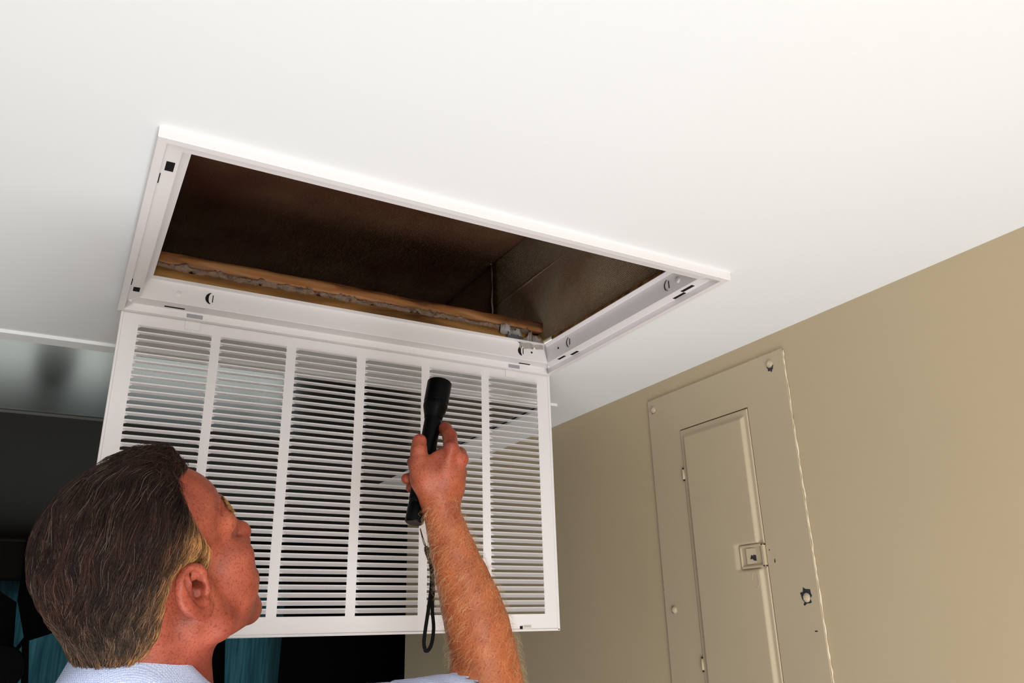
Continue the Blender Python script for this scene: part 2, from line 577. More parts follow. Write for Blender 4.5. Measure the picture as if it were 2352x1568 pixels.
def liner_panel(name, p00, p10, p11, p01, mat, parent, nu=24, nv=24, amp=0.004, seed=0, size=None):
    """bulgy sheet between four corners, UV in metres, with thickness"""
    p00, p10, p11, p01 = [np.array(p, float) for p in (p00, p10, p11, p01)]
    nr = np.cross(p10 - p00, p01 - p00); nr /= np.linalg.norm(nr)
    rg = np.random.default_rng(seed)
    ph = rg.uniform(0, 6.28, 6); fr = rg.uniform(2, 9, 6)
    V, F, UV = [], [], []
    lu, lv = np.linalg.norm(p10 - p00), np.linalg.norm(p01 - p00)
    for j in range(nv + 1):
        for i in range(nu + 1):
            a, b = i / nu, j / nv
            p = p00 * (1 - a) * (1 - b) + p10 * a * (1 - b) + p11 * a * b + p01 * (1 - a) * b
            d = sum(math.sin(fr[k] * (a * (k % 2 + 0.4) + b * ((k + 1) % 2 + 0.3)) + ph[k]) for k in range(6)) / 6
            V.append(p + nr * d * amp); UV.append((a * lu * 10, b * lv * 10))
    for j in range(nv):
        for i in range(nu):
            q = j * (nu + 1) + i
            F.append((q, q + 1, q + nu + 2, q + nu + 1))
    me = bpy.data.meshes.new(name)
    me.from_pydata([tuple(v) for v in V], [], F); me.update()
    uvl = me.uv_layers.new(name='UVMap')
    for lp in me.loops: uvl.data[lp.index].uv = UV[lp.vertex_index]
    o = link(name, me, mat, parent, True)
    md = o.modifiers.new('thick', 'SOLIDIFY'); md.thickness = 0.012; md.offset = 0
    return o


ZT = EYE + 0.868
duct = tag(empty('duct_box', (0.45, 1.3, CEIL + 0.02)), 'dark open duct box lined with woven insulation above the vent opening', 'duct')
X0d, X1d, Y0d, Y1d = 0.02, 0.846, 0.79, 2.0
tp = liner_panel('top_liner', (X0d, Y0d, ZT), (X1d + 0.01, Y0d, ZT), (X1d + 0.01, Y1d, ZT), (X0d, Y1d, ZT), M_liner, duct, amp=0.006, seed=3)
zb = CEIL + 0.055
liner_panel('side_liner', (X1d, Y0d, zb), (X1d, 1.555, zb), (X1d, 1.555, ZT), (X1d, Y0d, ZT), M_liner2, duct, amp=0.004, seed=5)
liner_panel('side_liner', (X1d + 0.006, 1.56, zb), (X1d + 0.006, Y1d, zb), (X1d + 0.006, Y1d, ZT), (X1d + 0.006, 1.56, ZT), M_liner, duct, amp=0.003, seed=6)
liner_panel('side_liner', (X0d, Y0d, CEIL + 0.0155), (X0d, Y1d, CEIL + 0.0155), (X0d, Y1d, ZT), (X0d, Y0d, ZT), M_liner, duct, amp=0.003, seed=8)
liner_panel('end_liner', (X0d, Y0d, CEIL + 0.0155), (X1d, Y0d, CEIL + 0.0155), (X1d, Y0d, ZT), (X0d, Y0d, ZT), M_liner, duct, amp=0.003, seed=9)
liner_panel('end_liner', (X0d, Y1d, CEIL + 0.0155), (X1d, Y1d, CEIL + 0.0155), (X1d, Y1d, ZT), (X0d, Y1d, ZT), M_liner, duct, amp=0.003, seed=10)
box_obj('shelf_liner', X0d, X1d, 1.356, Y1d, CEIL + 0.045, CEIL + 0.06, M_liner, duct)
# pale tape along the seams of the side liner
M_tape = simple('frayed_edge', (0.34, 0.29, 0.25, 1), 0.7, 0.3, noise=(60, 0.4))
pts = [np.array((X1d - 0.004 + random.uniform(-.001, .001), 1.557 + random.uniform(-.003, .003), z)) for z in np.linspace(zb + 0.02, ZT - 0.01, 14)]
V, F = tube(pts, [0.004 + random.uniform(-.0015, .0015) for _ in pts], 6)
pydata('frayed_edge', V, F, M_tape, duct, True)
pts = [np.array((X1d - 0.004, y, EYE + 0.745 + random.uniform(-.001, .001))) for y in np.linspace(0.82, 1.55, 16)]
V, F = tube(pts, 0.003, 6)
pydata('liner_crease', V, F, M_liner2, duct, True)
# pale sheet-metal strip behind the boards at the left
V = [(0.03, 1.352, CEIL + 0.085), (0.34, 1.352, CEIL + 0.088), (0.03, 1.372, CEIL + 0.118), (0.34, 1.372, CEIL + 0.094)]
V += [(a, b + 0.004, c) for a, b, c in V]
pydata('metal_strip', V, [(0, 1, 3, 2), (4, 6, 7, 5), (0, 4, 5, 1), (2, 3, 7, 6), (0, 2, 6, 4), (1, 5, 7, 3)], simple('dusty_sheet_metal', (0.20, 0.19, 0.19, 1), 0.5, 0.4, 0.2), duct)

# ------------------------------------------------------------------ rough framing boards on the far side of the opening
def wood_mat(name, c0, c1, c2):
    m, nt, b = new_mat(name)
    b.inputs['Roughness'].default_value = 0.6
    tc = nt.nodes.new('ShaderNodeTexCoord')
    mp = nt.nodes.new('ShaderNodeMapping'); mp.inputs['Scale'].default_value = (2.2, 22, 22)
    nt.links.new(tc.outputs['Object'], mp.inputs['Vector'])
    n = nt.nodes.new('ShaderNodeTexNoise'); n.inputs['Scale'].default_value = 2.2; n.inputs['Detail'].default_value = 8; n.inputs['Distortion'].default_value = 0.8
    nt.links.new(mp.outputs['Vector'], n.inputs['Vector'])
    rp = nt.nodes.new('ShaderNodeValToRGB')
    rp.color_ramp.elements[0].position = 0.32; rp.color_ramp.elements[0].color = c0
    rp.color_ramp.elements[1].position = 0.70; rp.color_ramp.elements[1].color = c2
    e = rp.color_ramp.elements.new(0.52); e.color = c1
    nt.links.new(n.outputs['Fac'], rp.inputs['Fac'])
    nt.links.new(rp.outputs['Color'], b.inputs['Base Color'])
    bp = nt.nodes.new('ShaderNodeBump'); bp.inputs['Strength'].default_value = 0.7; bp.inputs['Distance'].default_value = 0.003
    nt.links.new(n.outputs['Fac'], bp.inputs['Height'])
    nt.links.new(bp.outputs['Normal'], b.inputs['Normal'])
    return m


M_wood = wood_mat('orange_brown_lumber', (0.07, 0.026, 0.009, 1), (0.32, 0.125, 0.034, 1), (0.44, 0.235, 0.10, 1))
M_wood2 = wood_mat('dark_brown_lumber', (0.12, 0.05, 0.016, 1), (0.38, 0.18, 0.05, 1), (0.52, 0.29, 0.10, 1))
M_crumb = simple('crumbly_gypsum', (0.25, 0.17, 0.12, 1), 0.85, 0.3, noise=(90, 0.6), bump=(220, 0.9, 0.004))


def rough_bar(name, x0, x1, y0, y1, zlo, zhi, mat, nx=70, amp=0.0025, seed=1, axis='x'):
    """board with an uneven, hand-worn section"""
    rg = np.random.default_rng(seed)
    sec = [(0, 0), (0.5, -0.03), (1, 0), (1.02, 0.5), (1, 1), (0.5, 1.02), (0.04, 0.98), (-0.03, 0.55), (0.0, 0.2)]
    sm = lambda a, k: np.convolve(np.pad(a, k, mode='edge'), np.ones(2 * k + 1) / (2 * k + 1), 'valid')
    V, F = [], []
    offs = [(sm(rg.normal(0, 1, nx + 1), 2) * amp * 1.6, sm(rg.normal(0, 1, nx + 1), 1) * amp) for _ in sec]
    for i in range(nx + 1):
        x = x0 + (x1 - x0) * i / nx
        for k, (a, b) in enumerate(sec):
            y = y0 + (y1 - y0) * a + offs[k][0][i]
            z = zlo + (zhi - zlo) * b + offs[k][1][i]
            V.append((x, y, z) if axis == 'x' else (y, x, z))
    n = len(sec)
    for i in range(nx):
        for k in range(n):
            F.append((i * n + k, i * n + (k + 1) % n, (i + 1) * n + (k + 1) % n, (i + 1) * n + k))
    F += [tuple(range(n)), tuple(range(nx * n, nx * n + n))[::-1]]
    bm = bmesh.new()
    bv = [bm.verts.new(v) for v in V]
    for f_ in F: bm.faces.new([bv[i] for i in f_])
    return bm_obj(name, bm, mat, None, True)


o = rough_bar('framing_board', 0.022, 0.838, 1.327, 1.352, EYE + 0.603, EYE + 0.624, M_wood, seed=11, amp=0.0009)
tag(o, 'orange-brown wooden board, upper of the two along the far duct edge', 'board', 'framing boards in the duct opening')
o = rough_bar('framing_board', 0.022, 0.838, 1.3265, 1.354, EYE + 0.545, EYE + 0.594, M_wood2, seed=12, amp=0.0012)
tag(o, 'dark brown wooden board, lower of the two just above the far vent rail', 'board', 'framing boards in the duct opening')
o = rough_bar('gypsum_strip', 0.022, 0.80, 1.327, 1.350, EYE + 0.5925, EYE + 0.6035, M_crumb, nx=300, seed=13, amp=0.0026)
tag(o, 'crumbling pale gypsum edge squeezed between the two framing boards', 'gypsum board')
o = rough_bar('framing_board', 0.80, 1.30, 0.845, 0.875, EYE + 0.545, EYE + 0.606, M_wood2, seed=14, amp=0.002, axis='y')
tag(o, 'dark wooden board running along the right side of the duct opening', 'board', 'framing boards in the duct opening')
# torn paper scraps and plaster lumps in the far right corner
M_paper = simple('torn_paper', (0.30, 0.26, 0.23, 1), 0.8, 0.3, noise=(40, 0.3))
scr = [((0.755, 1.319, EYE + 0.585), 0.050, 0.020, 0.15, (0.36, 0.33, 0.31, 1)), ((0.775, 1.317, EYE + 0.569), 0.060, 0.015, 0.25, (0.13, 0.14, 0.16, 1)), ((0.80, 1.314, EYE + 0.566), 0.055, 0.03, -0.1, (0.33, 0.29, 0.27, 1))]
for k, (c, lw, lh, tilt, colr) in enumerate(scr):
    n = 40
    V, F = [], []
    for i in range(n + 1):
        a = (i / n - 0.5) * lw
        rag = 0.62 + 0.22 * math.sin(i * 0.21 + 2 * k) + 0.10 * math.sin(i * 0.9 + k) + 0.08 * random.uniform(-1, 1)
        up = lh * rag * (1 - 0.8 * abs(i / n - 0.45))
        V += [(c[0] + a, c[1] + 0.003 * math.sin(i * .3), c[2] - a * tilt - lh * 0.4), (c[0] + a, c[1] - 0.004 + 0.003 * math.sin(i * .35), c[2] - a * tilt + up)]
    for i in range(n): F.append((2 * i, 2 * i + 2, 2 * i + 3, 2 * i + 1))
    o = pydata('torn_paper', V, F, simple('torn_paper_%d' % k, colr, 0.8, 0.3, noise=(40, 0.3)), None, True)
    md = o.modifiers.new('t', 'SOLIDIFY'); md.thickness = 0.001
    tag(o, ['ragged pale paper strip torn loose, topmost in the far right duct corner', 'dark grey torn paper flap in the far right duct corner', 'dusty pale scrap lying lowest in the far right duct corner'][k], 'paper scrap', 'torn scraps in the duct corner')

# ------------------------------------------------------------------ recessed ceiling light beyond the vent
M_diff, nt, b = new_mat('glossy_light_cover')
b.inputs['Base Color'].default_value = (0.035, 0.035, 0.033, 1)
b.inputs['Roughness'].default_value = 0.17
b.inputs['Specular IOR Level'].default_value = 0.8
light = tag(empty('ceiling_light_panel', ((LX0 + LX1) / 2, (LY0 + LY1) / 2, CEIL)), 'wide unlit ceiling light panel in a white trim beyond the vent', 'ceiling light')
box_obj('cover', LX0 - 0.002, LX1 + 0.002, LY0 - 0.002, LY1 + 0.002, CEIL + 0.002, CEIL + 0.008, M_diff, light)
tw = 0.026
for (x0, x1, y0, y1) in [(LX0 - tw, LX1 + tw, LY0 - tw - 0.012, LY0), (LX0 - tw, LX1 + tw, LY1, LY1 + 0.012), (LX1, LX1 + tw, LY0, LY1), (LX0 - tw, LX0, LY0, LY1)]:
    far_ = y0 == LY1
    box_obj('trim_rail', x0, x1, y0, (y0 + 0.007) if far_ else y1, CEIL - (0.003 if far_ else 0.006), CEIL + 0.004, simple('grey_trim', (0.10, 0.095, 0.09, 1), 0.6) if far_ else M_ceil, light, 0.001, 2)  # far rail of the white trim has its dimness put into the colour

# ------------------------------------------------------------------ electrical panel on the right wall
epan = tag(empty('electrical_panel', (XW, 1.16, EYE - 0.2)), 'beige painted electrical panel cover with a narrow door on the right wall', 'electrical panel')
xc = XW - 0.005
py0, py1, pz0, pz1 = 0.963, 1.361, EYE - 0.46, EYE + 0.4925
dy0, dy1, dz0, dz1 = 1.0645, 1.2635, EYE - 0.36, EYE + 0.4045
bm = bmesh.new()
for (a0, a1, b0, b1) in [(py0, dy0, pz0, pz1), (dy1, py1, pz0, pz1), (dy0, dy1, pz0, dz0), (dy0, dy1, dz1, pz1)]:
    add_box(bm, xc, XW, a0, a1, b0, b1)
# turned edge, sloping to the wall
cover = bm_obj('cover_plate', bm, M_panel, epan)
box_obj('gap_shade_backing', XW - 0.0012, XW + 0.001, dy0 - 0.001, dy1 + 0.001, dz0 - 0.001, dz1 + 0.001, M_black_hole, epan)  # black sheet behind the door, colouring in the shadow of its gap
# door: a pressed pan, height-field over the door rectangle
g = 0.0016
Y = np.unique(np.concatenate([np.linspace(dy0 + g, dy1 - 0.0002, 30), np.linspace(dy0 + g, dy0 + 0.03, 28), np.linspace(dy1 - 0.025, dy1 - 0.0002, 22)]))
Z = np.unique(np.concatenate([np.linspace(dz0 + g, dz1 - g, 60), np.linspace(dz1 - 0.03, dz1 - g, 22), np.linspace(EYE + 0.09, EYE + 0.165, 50)]))
def sstep(e0, e1, x):
    t = np.clip((x - e0) / (e1 - e0), 0, 1); return t * t * (3 - 2 * t)
YY, ZZ = np.meshgrid(Y, Z, indexing='ij')
def dist_in(y0, y1, z0, z1):
    return np.minimum.reduce([YY - y0, y1 - YY, ZZ - z0, z1 - ZZ])
H = 0.0062 * sstep(0.0, 0.0085, dist_in(dy0 + 0.0095, dy1 - 0.0105, dz0 + 0.01, dz1 - 0.0135))
# latch surround: flat pad pressed back down to the door rim
Ly0, Ly1, Lz0, Lz1 = 1.060, 1.1345, EYE + 0.1000, EYE + 0.1520
pad = dist_in(Ly0 - 0.05, Ly1, Lz0, Lz1)
H = H * (1 - sstep(0.0, 0.006, pad))
edge = np.minimum.reduce([YY - (dy0 + g), (dy1 - 0.0002) - YY, (dz1 - g) - ZZ, ZZ - (dz0 + g)])
H = H - 0.002 * (1 - sstep(0, 0.002, edge))
xb = xc - 0.0012
V = [(xb - H[i, j], Y[i], Z[j]) for i in range(len(Y)) for j in range(len(Z))]
nz = len(Z)
F = [(i * nz + j, i * nz + j + 1, (i + 1) * nz + j + 1, (i + 1) * nz + j) for i in range(len(Y) - 1) for j in range(nz - 1)]
door = pydata('panel_door', V, F, M_panel, epan, True)
md = door.modifiers.new('t', 'SOLIDIFY'); md.thickness = 0.0018; md.offset = -1
# latch: frame, plate and sliding catch
bm = bmesh.new()
ly0, ly1, lz0, lz1 = 1.0655, 1.1255, EYE + 0.1050, EYE + 0.1475
xl = xb - 0.0004
for (a0, a1, b0, b1) in [(ly0, ly0 + 0.007, lz0, lz1), (ly1 - 0.0035, ly1, lz0, lz1), (ly0, ly1, lz0, lz0 + 0.005), (ly0, ly1, lz1 - 0.005, lz1)]:
    add_box(bm, xl - 0.0045, xl + 0.003, a0, a1, b0, b1, 0.0016, 2)
latch = bm_obj('door_latch', bm, M_panel, door)
box_obj('latch_plate', xl - 0.0012, xl + 0.003, ly0 + 0.005, ly1 - 0.003, lz0 + 0.004, lz1 - 0.004, M_panel, door, 0.0004, 1)
bm = bmesh.new()
cy, cz = 1.0985, EYE + 0.1265
add_box(bm, xl - 0.0014, xl + 0.003, cy - 0.0105, cy + 0.0105, cz - 0.0135, cz + 0.0145, 0.0006, 1)
vsx = [v for v in bm.verts if v.co.x < xl and v.co.y > cy]
for v in vsx: v.co.x -= 0.0036
bm_obj('latch_slide', bm, M_panel, door)
ch = [(cy - 0.0102, cz - 0.009), (cy - 0.0102, cz + 0.001), (cy - 0.006, cz + 0.0022), (cy - 0.004, cz + 0.0005), (cy - 0.0005, cz + 0.002), (cy + 0.001, cz - 0.002), (cy + 0.0025, cz - 0.0055), (cy - 0.002, cz - 0.005), (cy - 0.006, cz - 0.0085)]
V = [(xl - 0.0020 - 0.0036 * (max(0, (y - cy + 0.0105)) / 0.021), y, z) for y, z in ch]
pydata('paint_chip', V + [(x + 0.001, y, z) for x, y, z in V], [tuple(range(len(ch))), tuple(range(len(ch), 2 * len(ch)))[::-1]] + [(i, (i + 1) % len(ch), len(ch) + (i + 1) % len(ch), len(ch) + i) for i in range(len(ch))], M_chip, door)
# oval knock-out below the latch
t_ = np.linspace(0, 2 * math.pi, 33)
pts = [np.array((xb - 0.0061, 1.0925 + 0.0078 * math.cos(a), EYE + 0.0845 + 0.0125 * math.sin(a) + (0.002 * np.sign(math.sin(a))))) for a in t_]
V, F = tube(pts, 0.0006, 6)
pydata('oval_outline', V, F, M_panel, door, True)
# hinge knuckles
for zz in (EYE + 0.3085, EYE - 0.062):
    V, F = lathe([(0.001, -0.0105), (0.0028, -0.0098), (0.0028, 0.0098), (0.001, 0.0105)], (xb - 0.0005, dy1 - 0.0005, zz), (0, 0, 1), 14)
    pydata('hinge_knuckle', V, F, M_panel, door, True)
    for s_ in (-1, 1):
        box_obj('hinge_gap', xb - 0.0014, xb + 0.001, dy1 - 0.003, dy1 + 0.0015, zz + s_ * 0.0125 - 0.0012, zz + s_ * 0.0125 + 0.0012, M_chip, door)
# screws with slotted domed heads
for i, (yy, zz) in enumerate([(1.3431, 0.469), (0.9949, 0.472), (1.3328, 0.041), (0.988, 0.048), (1.333, -0.38), (0.99, -0.38)]):
    zz += EYE
    s_ = lathe_obj('screw', [(0.0078, 0), (0.0078, 0.0006), (0.0066, 0.001), (0.0066, 0.0022), (0.0052, 0.0038), (0.0025, 0.0045), (0.0001, 0.0046)], (xc, yy, zz), (-1, 0, 0), M_panel, epan, 22)
    an = (0.9, 0.3, 1.4, 0.7, 0.2, 1.0)[i]
    for a2 in (an, an + math.pi / 2):
        dx, dz = math.cos(a2) * 0.0035, math.sin(a2) * 0.0035
        ex, ez = -math.sin(a2) * 0.0006, math.cos(a2) * 0.0006
        V = [(xc - 0.0048, yy - dx - ex, zz - dz - ez), (xc - 0.0048, yy + dx - ex, zz + dz - ez), (xc - 0.0048, yy + dx + ex, zz + dz + ez), (xc - 0.0048, yy - dx + ex, zz - dz + ez)]
        V += [(x + 0.002, y, z) for x, y, z in V]
        pydata('screw_slot', V, [(0, 1, 2, 3), (7, 6, 5, 4), (0, 4, 5, 1), (1, 5, 6, 2), (2, 6, 7, 3), (3, 7, 4, 0)], M_caulk if i < 4 else M_chip, s_)


def chip(y, z, r, seed, x=None, sy=1, sz=1):
    rg = np.random.default_rng(seed)
    n = 16
    a = np.linspace(0, 2 * math.pi, n + 1)[:-1]
    rr = r * (0.65 + 0.5 * rg.random(n))
    x = xc if x is None else x
    V = [(x - 0.0003, y + sy * rr[k] * math.cos(a[k]), z + sz * rr[k] * math.sin(a[k])) for k in range(n)] + [(x + 0.0003, y + sy * rr[k] * math.cos(a[k]), z + sz * rr[k] * math.sin(a[k])) for k in range(n)]
    F = [tuple(range(n)), tuple(range(n, 2 * n))[::-1]] + [(i, (i + 1) % n, n + (i + 1) % n, n + i) for i in range(n)]
    bm = bmesh.new(); bv = [bm.verts.new(v) for v in V]
    for f_ in F: bm.faces.new([bv[i] for i in f_])
    bm_obj('paint_chip', bm, M_chip, epan)


chip(0.988, EYE + 0.0505, 0.0125, 1, sz=1.15)
chip(0.9945, EYE + 0.0375, 0.0025, 2)
chip(1.3328, EYE + 0.041, 0.0088, 3)
chip(0.9949, EYE + 0.4665, 0.0078, 4, sz=1.15)
chip(0.993, EYE + 0.4575, 0.0018, 7, sz=1.6)
chip(1.3431, EYE + 0.4665, 0.0080, 8)
chip(0.978, EYE - 0.006, 0.0035, 5, sz=0.35)
chip(1.0475, EYE + 0.114, 0.0014, 6, sz=2.6)
chip(1.057, EYE + 0.134, 0.0012, 9)
# cracked caulk line round the cover
def caulk(pts, r, seed, nm='caulk_bead'):
    rg = np.random.default_rng(seed)
    V, F = tube(pts, [max(0.0002, r * (0.25 + 0.95 * rg.random() ** 1.5)) for _ in pts], 6)
    pydata(nm, V, F, M_caulk, epan, True)


yl = lambda: random.uniform(-0.0009, 0.0009)
caulk([np.array((XW - 0.002, py0 - 0.001 + yl(), z)) for z in np.linspace(EYE + 0.49, EYE - 0.2, 90)], 0.0016, 1)
caulk([np.array((XW - 0.002, py1 + 0.001 + yl(), z)) for z in np.linspace(EYE + 0.315, EYE - 0.01, 46)], 0.0022, 2)
caulk([np.array((XW - 0.002, y, pz1 + 0.0008 + yl())) for y in np.linspace(0.965, 1.05, 14)], 0.0014, 3)
for (y, z) in [(0.9625, 0.487), (0.9620, 0.36), (0.9625, 0.145)]:
    chip(y, EYE + z, 0.0022, int(z * 1000), x=XW - 0.002, sy=0.35, sz=3.0)

# ------------------------------------------------------------------ window frames and panes
M_pane, nt, b = new_mat('window_glass')
out = nt.nodes['Material Output']
tp_ = nt.nodes.new('ShaderNodeBsdfTransparent'); gl_ = nt.nodes.new('ShaderNodeBsdfGlossy'); gl_.inputs['Roughness'].default_value = 0.02
mxs = nt.nodes.new('ShaderNodeMixShader'); mxs.inputs[0].default_value = 0.06
nt.links.new(tp_.outputs[0], mxs.inputs[1]); nt.links.new(gl_.outputs[0], mxs.inputs[2]); nt.links.new(mxs.outputs[0], out.inputs['Surface'])


def window(name, x0, x1, z0, z1, y0, y1):
    w_ = tag(empty(name, ((x0 + x1) / 2, (y0 + y1) / 2, z0)), kind='structure')
    t = 0.045
    for (a0, a1, b0, b1) in [(x0, x0 + t, z0, z1), (x1 - t, x1, z0, z1), (x0 + t, x1 - t, z0, z0 + t), (x0 + t, x1 - t, z1 - t, z1), ((x0 + x1) / 2 - 0.02, (x0 + x1) / 2 + 0.02, z0 + t, z1 - t)]:
        box_obj('window_frame', a0, a1, y0, y1, b0, b1, M_wall_white, w_, 0.003, 1)
    ym = (y0 + y1) / 2
    for (a0, a1) in [(x0 + t, (x0 + x1) / 2 - 0.02), ((x0 + x1) / 2 + 0.02, x1 - t)]:
        box_obj('pane', a0, a1, ym - 0.002, ym + 0.002, z0 + t, z1 - t, M_pane, w_)


window('window_1', FX0, FX1, FZ0, FZ1, YFAR + 0.03, YFAR + 0.09)
window('window_2', wx0, wx1, wz0, wz1, -1.70, -1.63)
# ------------------------------------------------------------------ implicit surfaces -> one continuous mesh (sparse surface nets)
class Prim:
    def __init__(s, kind, op, k, **kw):
        s.kind, s.op, s.k = kind, op, k
        s.__dict__.update(kw)
        if kind == 'cone':
            s.c = (s.a + s.b) / 2; s.R = np.linalg.norm(s.b - s.a) / 2 + max(s.r1, s.r2)
        else:
            s.c = s.m; s.R = max(s.r)

    def d(s, p):
        if s.kind == 'cone':
            ba = s.b - s.a
            h = np.clip(((p - s.a) @ ba) / (ba @ ba + 1e-12), 0, 1)
            q = p - s.a - h[:, None] * ba
            return np.sqrt((q * q).sum(1)) - (s.r1 + (s.r2 - s.r1) * h)
        q = (p - s.m) @ s.B
        k0 = np.sqrt(((q / s.r) ** 2).sum(1))
        k1 = np.sqrt(((q / s.r ** 2) ** 2).sum(1)) + 1e-9
        return k0 * (k0 - 1) / k1


def cone(a, b, r1, r2=None, k=0.008, op='+'):
    return Prim('cone', op, k, a=np.array(a, float), b=np.array(b, float), r1=r1, r2=r1 if r2 is None else r2)


def ell(m, r, B=None, k=0.008, op='+'):
    return Prim('ell', op, k, m=np.array(m, float), r=np.array(r, float), B=np.eye(3) if B is None else np.array(B, float))


def comb(acc, d, pr):
    k = pr.k
    if pr.op == '+':
        h = np.clip(0.5 + 0.5 * (acc - d) / k, 0, 1)
        return acc * (1 - h) + d * h - k * h * (1 - h)
    d = -d
    h = np.clip(0.5 - 0.5 * (acc - d) / k, 0, 1)
    return acc * (1 - h) + d * h + k * h * (1 - h)


BIG = 1.0


def sdf(prims, p):
    acc = np.full(len(p), BIG)
    for pr in prims:
        acc = comb(acc, pr.d(p), pr)
    return acc


def grad(fn, p, e=0.0008):
    g = np.stack([fn(p + np.eye(3)[i] * e) - fn(p - np.eye(3)[i] * e) for i in range(3)], 1)
    return g / (np.linalg.norm(g, axis=1, keepdims=True) + 1e-9)


def nets(prims, vox, field=None):
    """mesh of the zero level of the combined primitives"""
    lo = np.min([p.c - p.R - 0.02 for p in prims if p.op == '+'], 0)
    hi = np.max([p.c + p.R + 0.02 for p in prims if p.op == '+'], 0)
    B = 8
    bs = B * vox
    nb = np.ceil((hi - lo) / bs).astype(int)
    bi = np.stack(np.meshgrid(*[np.arange(n) for n in nb], indexing='ij'), -1).reshape(-1, 3)
    cen = lo + (bi + 0.5) * bs
    rad = bs * 0.87
    dc = np.full(len(cen), BIG)
    near = []
    for pr in prims:
        m = np.linalg.norm(cen - pr.c, axis=1) < pr.R + rad * 2 + pr.k + 4 * vox
        near.append(m)
        idx = np.nonzero(m)[0]
        if len(idx): dc[idx] = comb(dc[idx], pr.d(cen[idx]), pr)
    act = np.abs(dc) < rad * 2.0
    bi = bi[act]; cen = cen[act]
    near = [m[act] for m in near]
    g = np.arange(B + 1)
    off = np.stack(np.meshgrid(g, g, g, indexing='ij'), -1).reshape(-1, 3)
    val = np.full((len(bi), len(off)), BIG)
    base = lo + bi * bs
    for pr, m in zip(prims, near):
        idx = np.nonzero(m)[0]
        if not len(idx): continue
        pts = (base[idx][:, None, :] + off[None] * vox).reshape(-1, 3)
        val[idx] = comb(val[idx].reshape(-1), pr.d(pts), pr).reshape(len(idx), -1)
    if field is not None:
        pts = (base[:, None, :] + off[None] * vox).reshape(-1, 3)
        val = field(val.reshape(-1), pts).reshape(val.shape)
    val = val.reshape(len(bi), B + 1, B + 1, B + 1)
    # cells with a sign change
    cs = np.stack([val[:, dx:B + dx, dy:B + dy, dz:B + dz] for dx in (0, 1) for dy in (0, 1) for dz in (0, 1)], -1)
    neg = cs < 0
    mixed = neg.any(-1) & ~neg.all(-1)
    ib, ix, iy, iz = np.nonzero(mixed)
    cv = cs[ib, ix, iy, iz]
    cell = bi[ib] * B + np.stack([ix, iy, iz], 1)
    corners = np.array([(dx, dy, dz) for dx in (0, 1) for dy in (0, 1) for dz in (0, 1)], float)
    eds = [(a, b) for a in range(8) for b in range(a + 1, 8) if np.abs(corners[a] - corners[b]).sum() == 1]
    acc = np.zeros((len(cell), 3)); cnt = np.zeros(len(cell))
    for a, b in eds:
        m = (cv[:, a] < 0) != (cv[:, b] < 0)
        t = cv[m, a] / (cv[m, a] - cv[m, b])
        acc[m] += corners[a] + t[:, None] * (corners[b] - corners[a]); cnt[m] += 1
    V = lo + (cell + acc / cnt[:, None]) * vox
    N = (nb * B + 2).astype(np.int64)
    key = (cell[:, 0] + 1) * (N[1] * N[2]) + (cell[:, 1] + 1) * N[2] + cell[:, 2] + 1
    order = np.argsort(key); ks = key[order]

    def look(c):
        kk = (c[:, 0] + 1) * (N[1] * N[2]) + (c[:, 1] + 1) * N[2] + c[:, 2] + 1
        j = np.clip(np.searchsorted(ks, kk), 0, len(ks) - 1)
        return np.where(ks[j] == kk, order[j], -1)
    F = []
    for ax in range(3):
        e = np.eye(3, dtype=int)[ax]
        o1 = np.eye(3, dtype=int)[(ax + 1) % 3]; o2 = np.eye(3, dtype=int)[(ax + 2) % 3]
        i1 = [0, 0, 0]; i1[ax] = 1
        b_ = i1[0] * 4 + i1[1] * 2 + i1[2]
        m = (cv[:, 0] < 0) != (cv[:, b_] < 0)
        c = cell[m]; s0 = cv[m, 0] < 0
        q = np.stack([look(c), look(c - o1), look(c - o1 - o2), look(c - o2)], 1)
        ok = (q >= 0).all(1)
        q, s0 = q[ok], s0[ok]
        q[~s0] = q[~s0][:, ::-1]
        F.append(q)
    return V, np.concatenate(F)


def np_mesh(name, V, F, mat, parent=None, attr=None, smooth=True):
    me = bpy.data.meshes.new(name)
    n = F.shape[1]
    me.vertices.add(len(V)); me.vertices.foreach_set('co', np.asarray(V, np.float32).ravel())
    me.loops.add(F.size); me.loops.foreach_set('vertex_index', np.asarray(F, np.int32).ravel())
    me.polygons.add(len(F)); me.polygons.foreach_set('loop_start', np.arange(0, F.size, n, dtype=np.int32))
    me.polygons.foreach_set('use_smooth', np.full(len(F), smooth))
    me.update(calc_edges=True)
    if attr is not None:
        a = me.color_attributes.new('tint', 'FLOAT_COLOR', 'POINT')
        c = np.ones((len(V), 4), np.float32); c[:, :3] = attr
        a.data.foreach_set('color', c.ravel())
    return link(name, me, mat, parent)


# ------------------------------------------------------------------ person: pose
HPOS = np.array([0.1088, 0.9890, 0.0695 + EYE]) - 0.0042 * R[0]                      # midpoint between the ears
Hf = np.array([0.7267, 0.2672, 0.6329]); Hf /= np.linalg.norm(Hf)     # where the face points
Hu = np.array([-0.4993, -0.4275, 0.7537])
YAW, PITCH, ROLL = math.radians(-2), math.radians(0), math.radians(0)


def rotm(axis, a):
    return np.array(Matrix.Rotation(a, 3, Vector(axis)))


Rz = rotm((0, 0, 1), -YAW)
Hf = Rz @ Hf; Hu = Rz @ Hu
Hu = Hu - Hf * (Hu @ Hf); Hu /= np.linalg.norm(Hu)
Hr = np.cross(Hf, Hu)
Hf, Hu = rotm(Hr, PITCH) @ Hf, rotm(Hr, PITCH) @ Hu
Hr, Hu = rotm(Hf, ROLL) @ Hr, rotm(Hf, ROLL) @ Hu
HB = np.stack([Hr, Hf, Hu], 1)                                        # head axes: right, forward, up
HS = 1.0


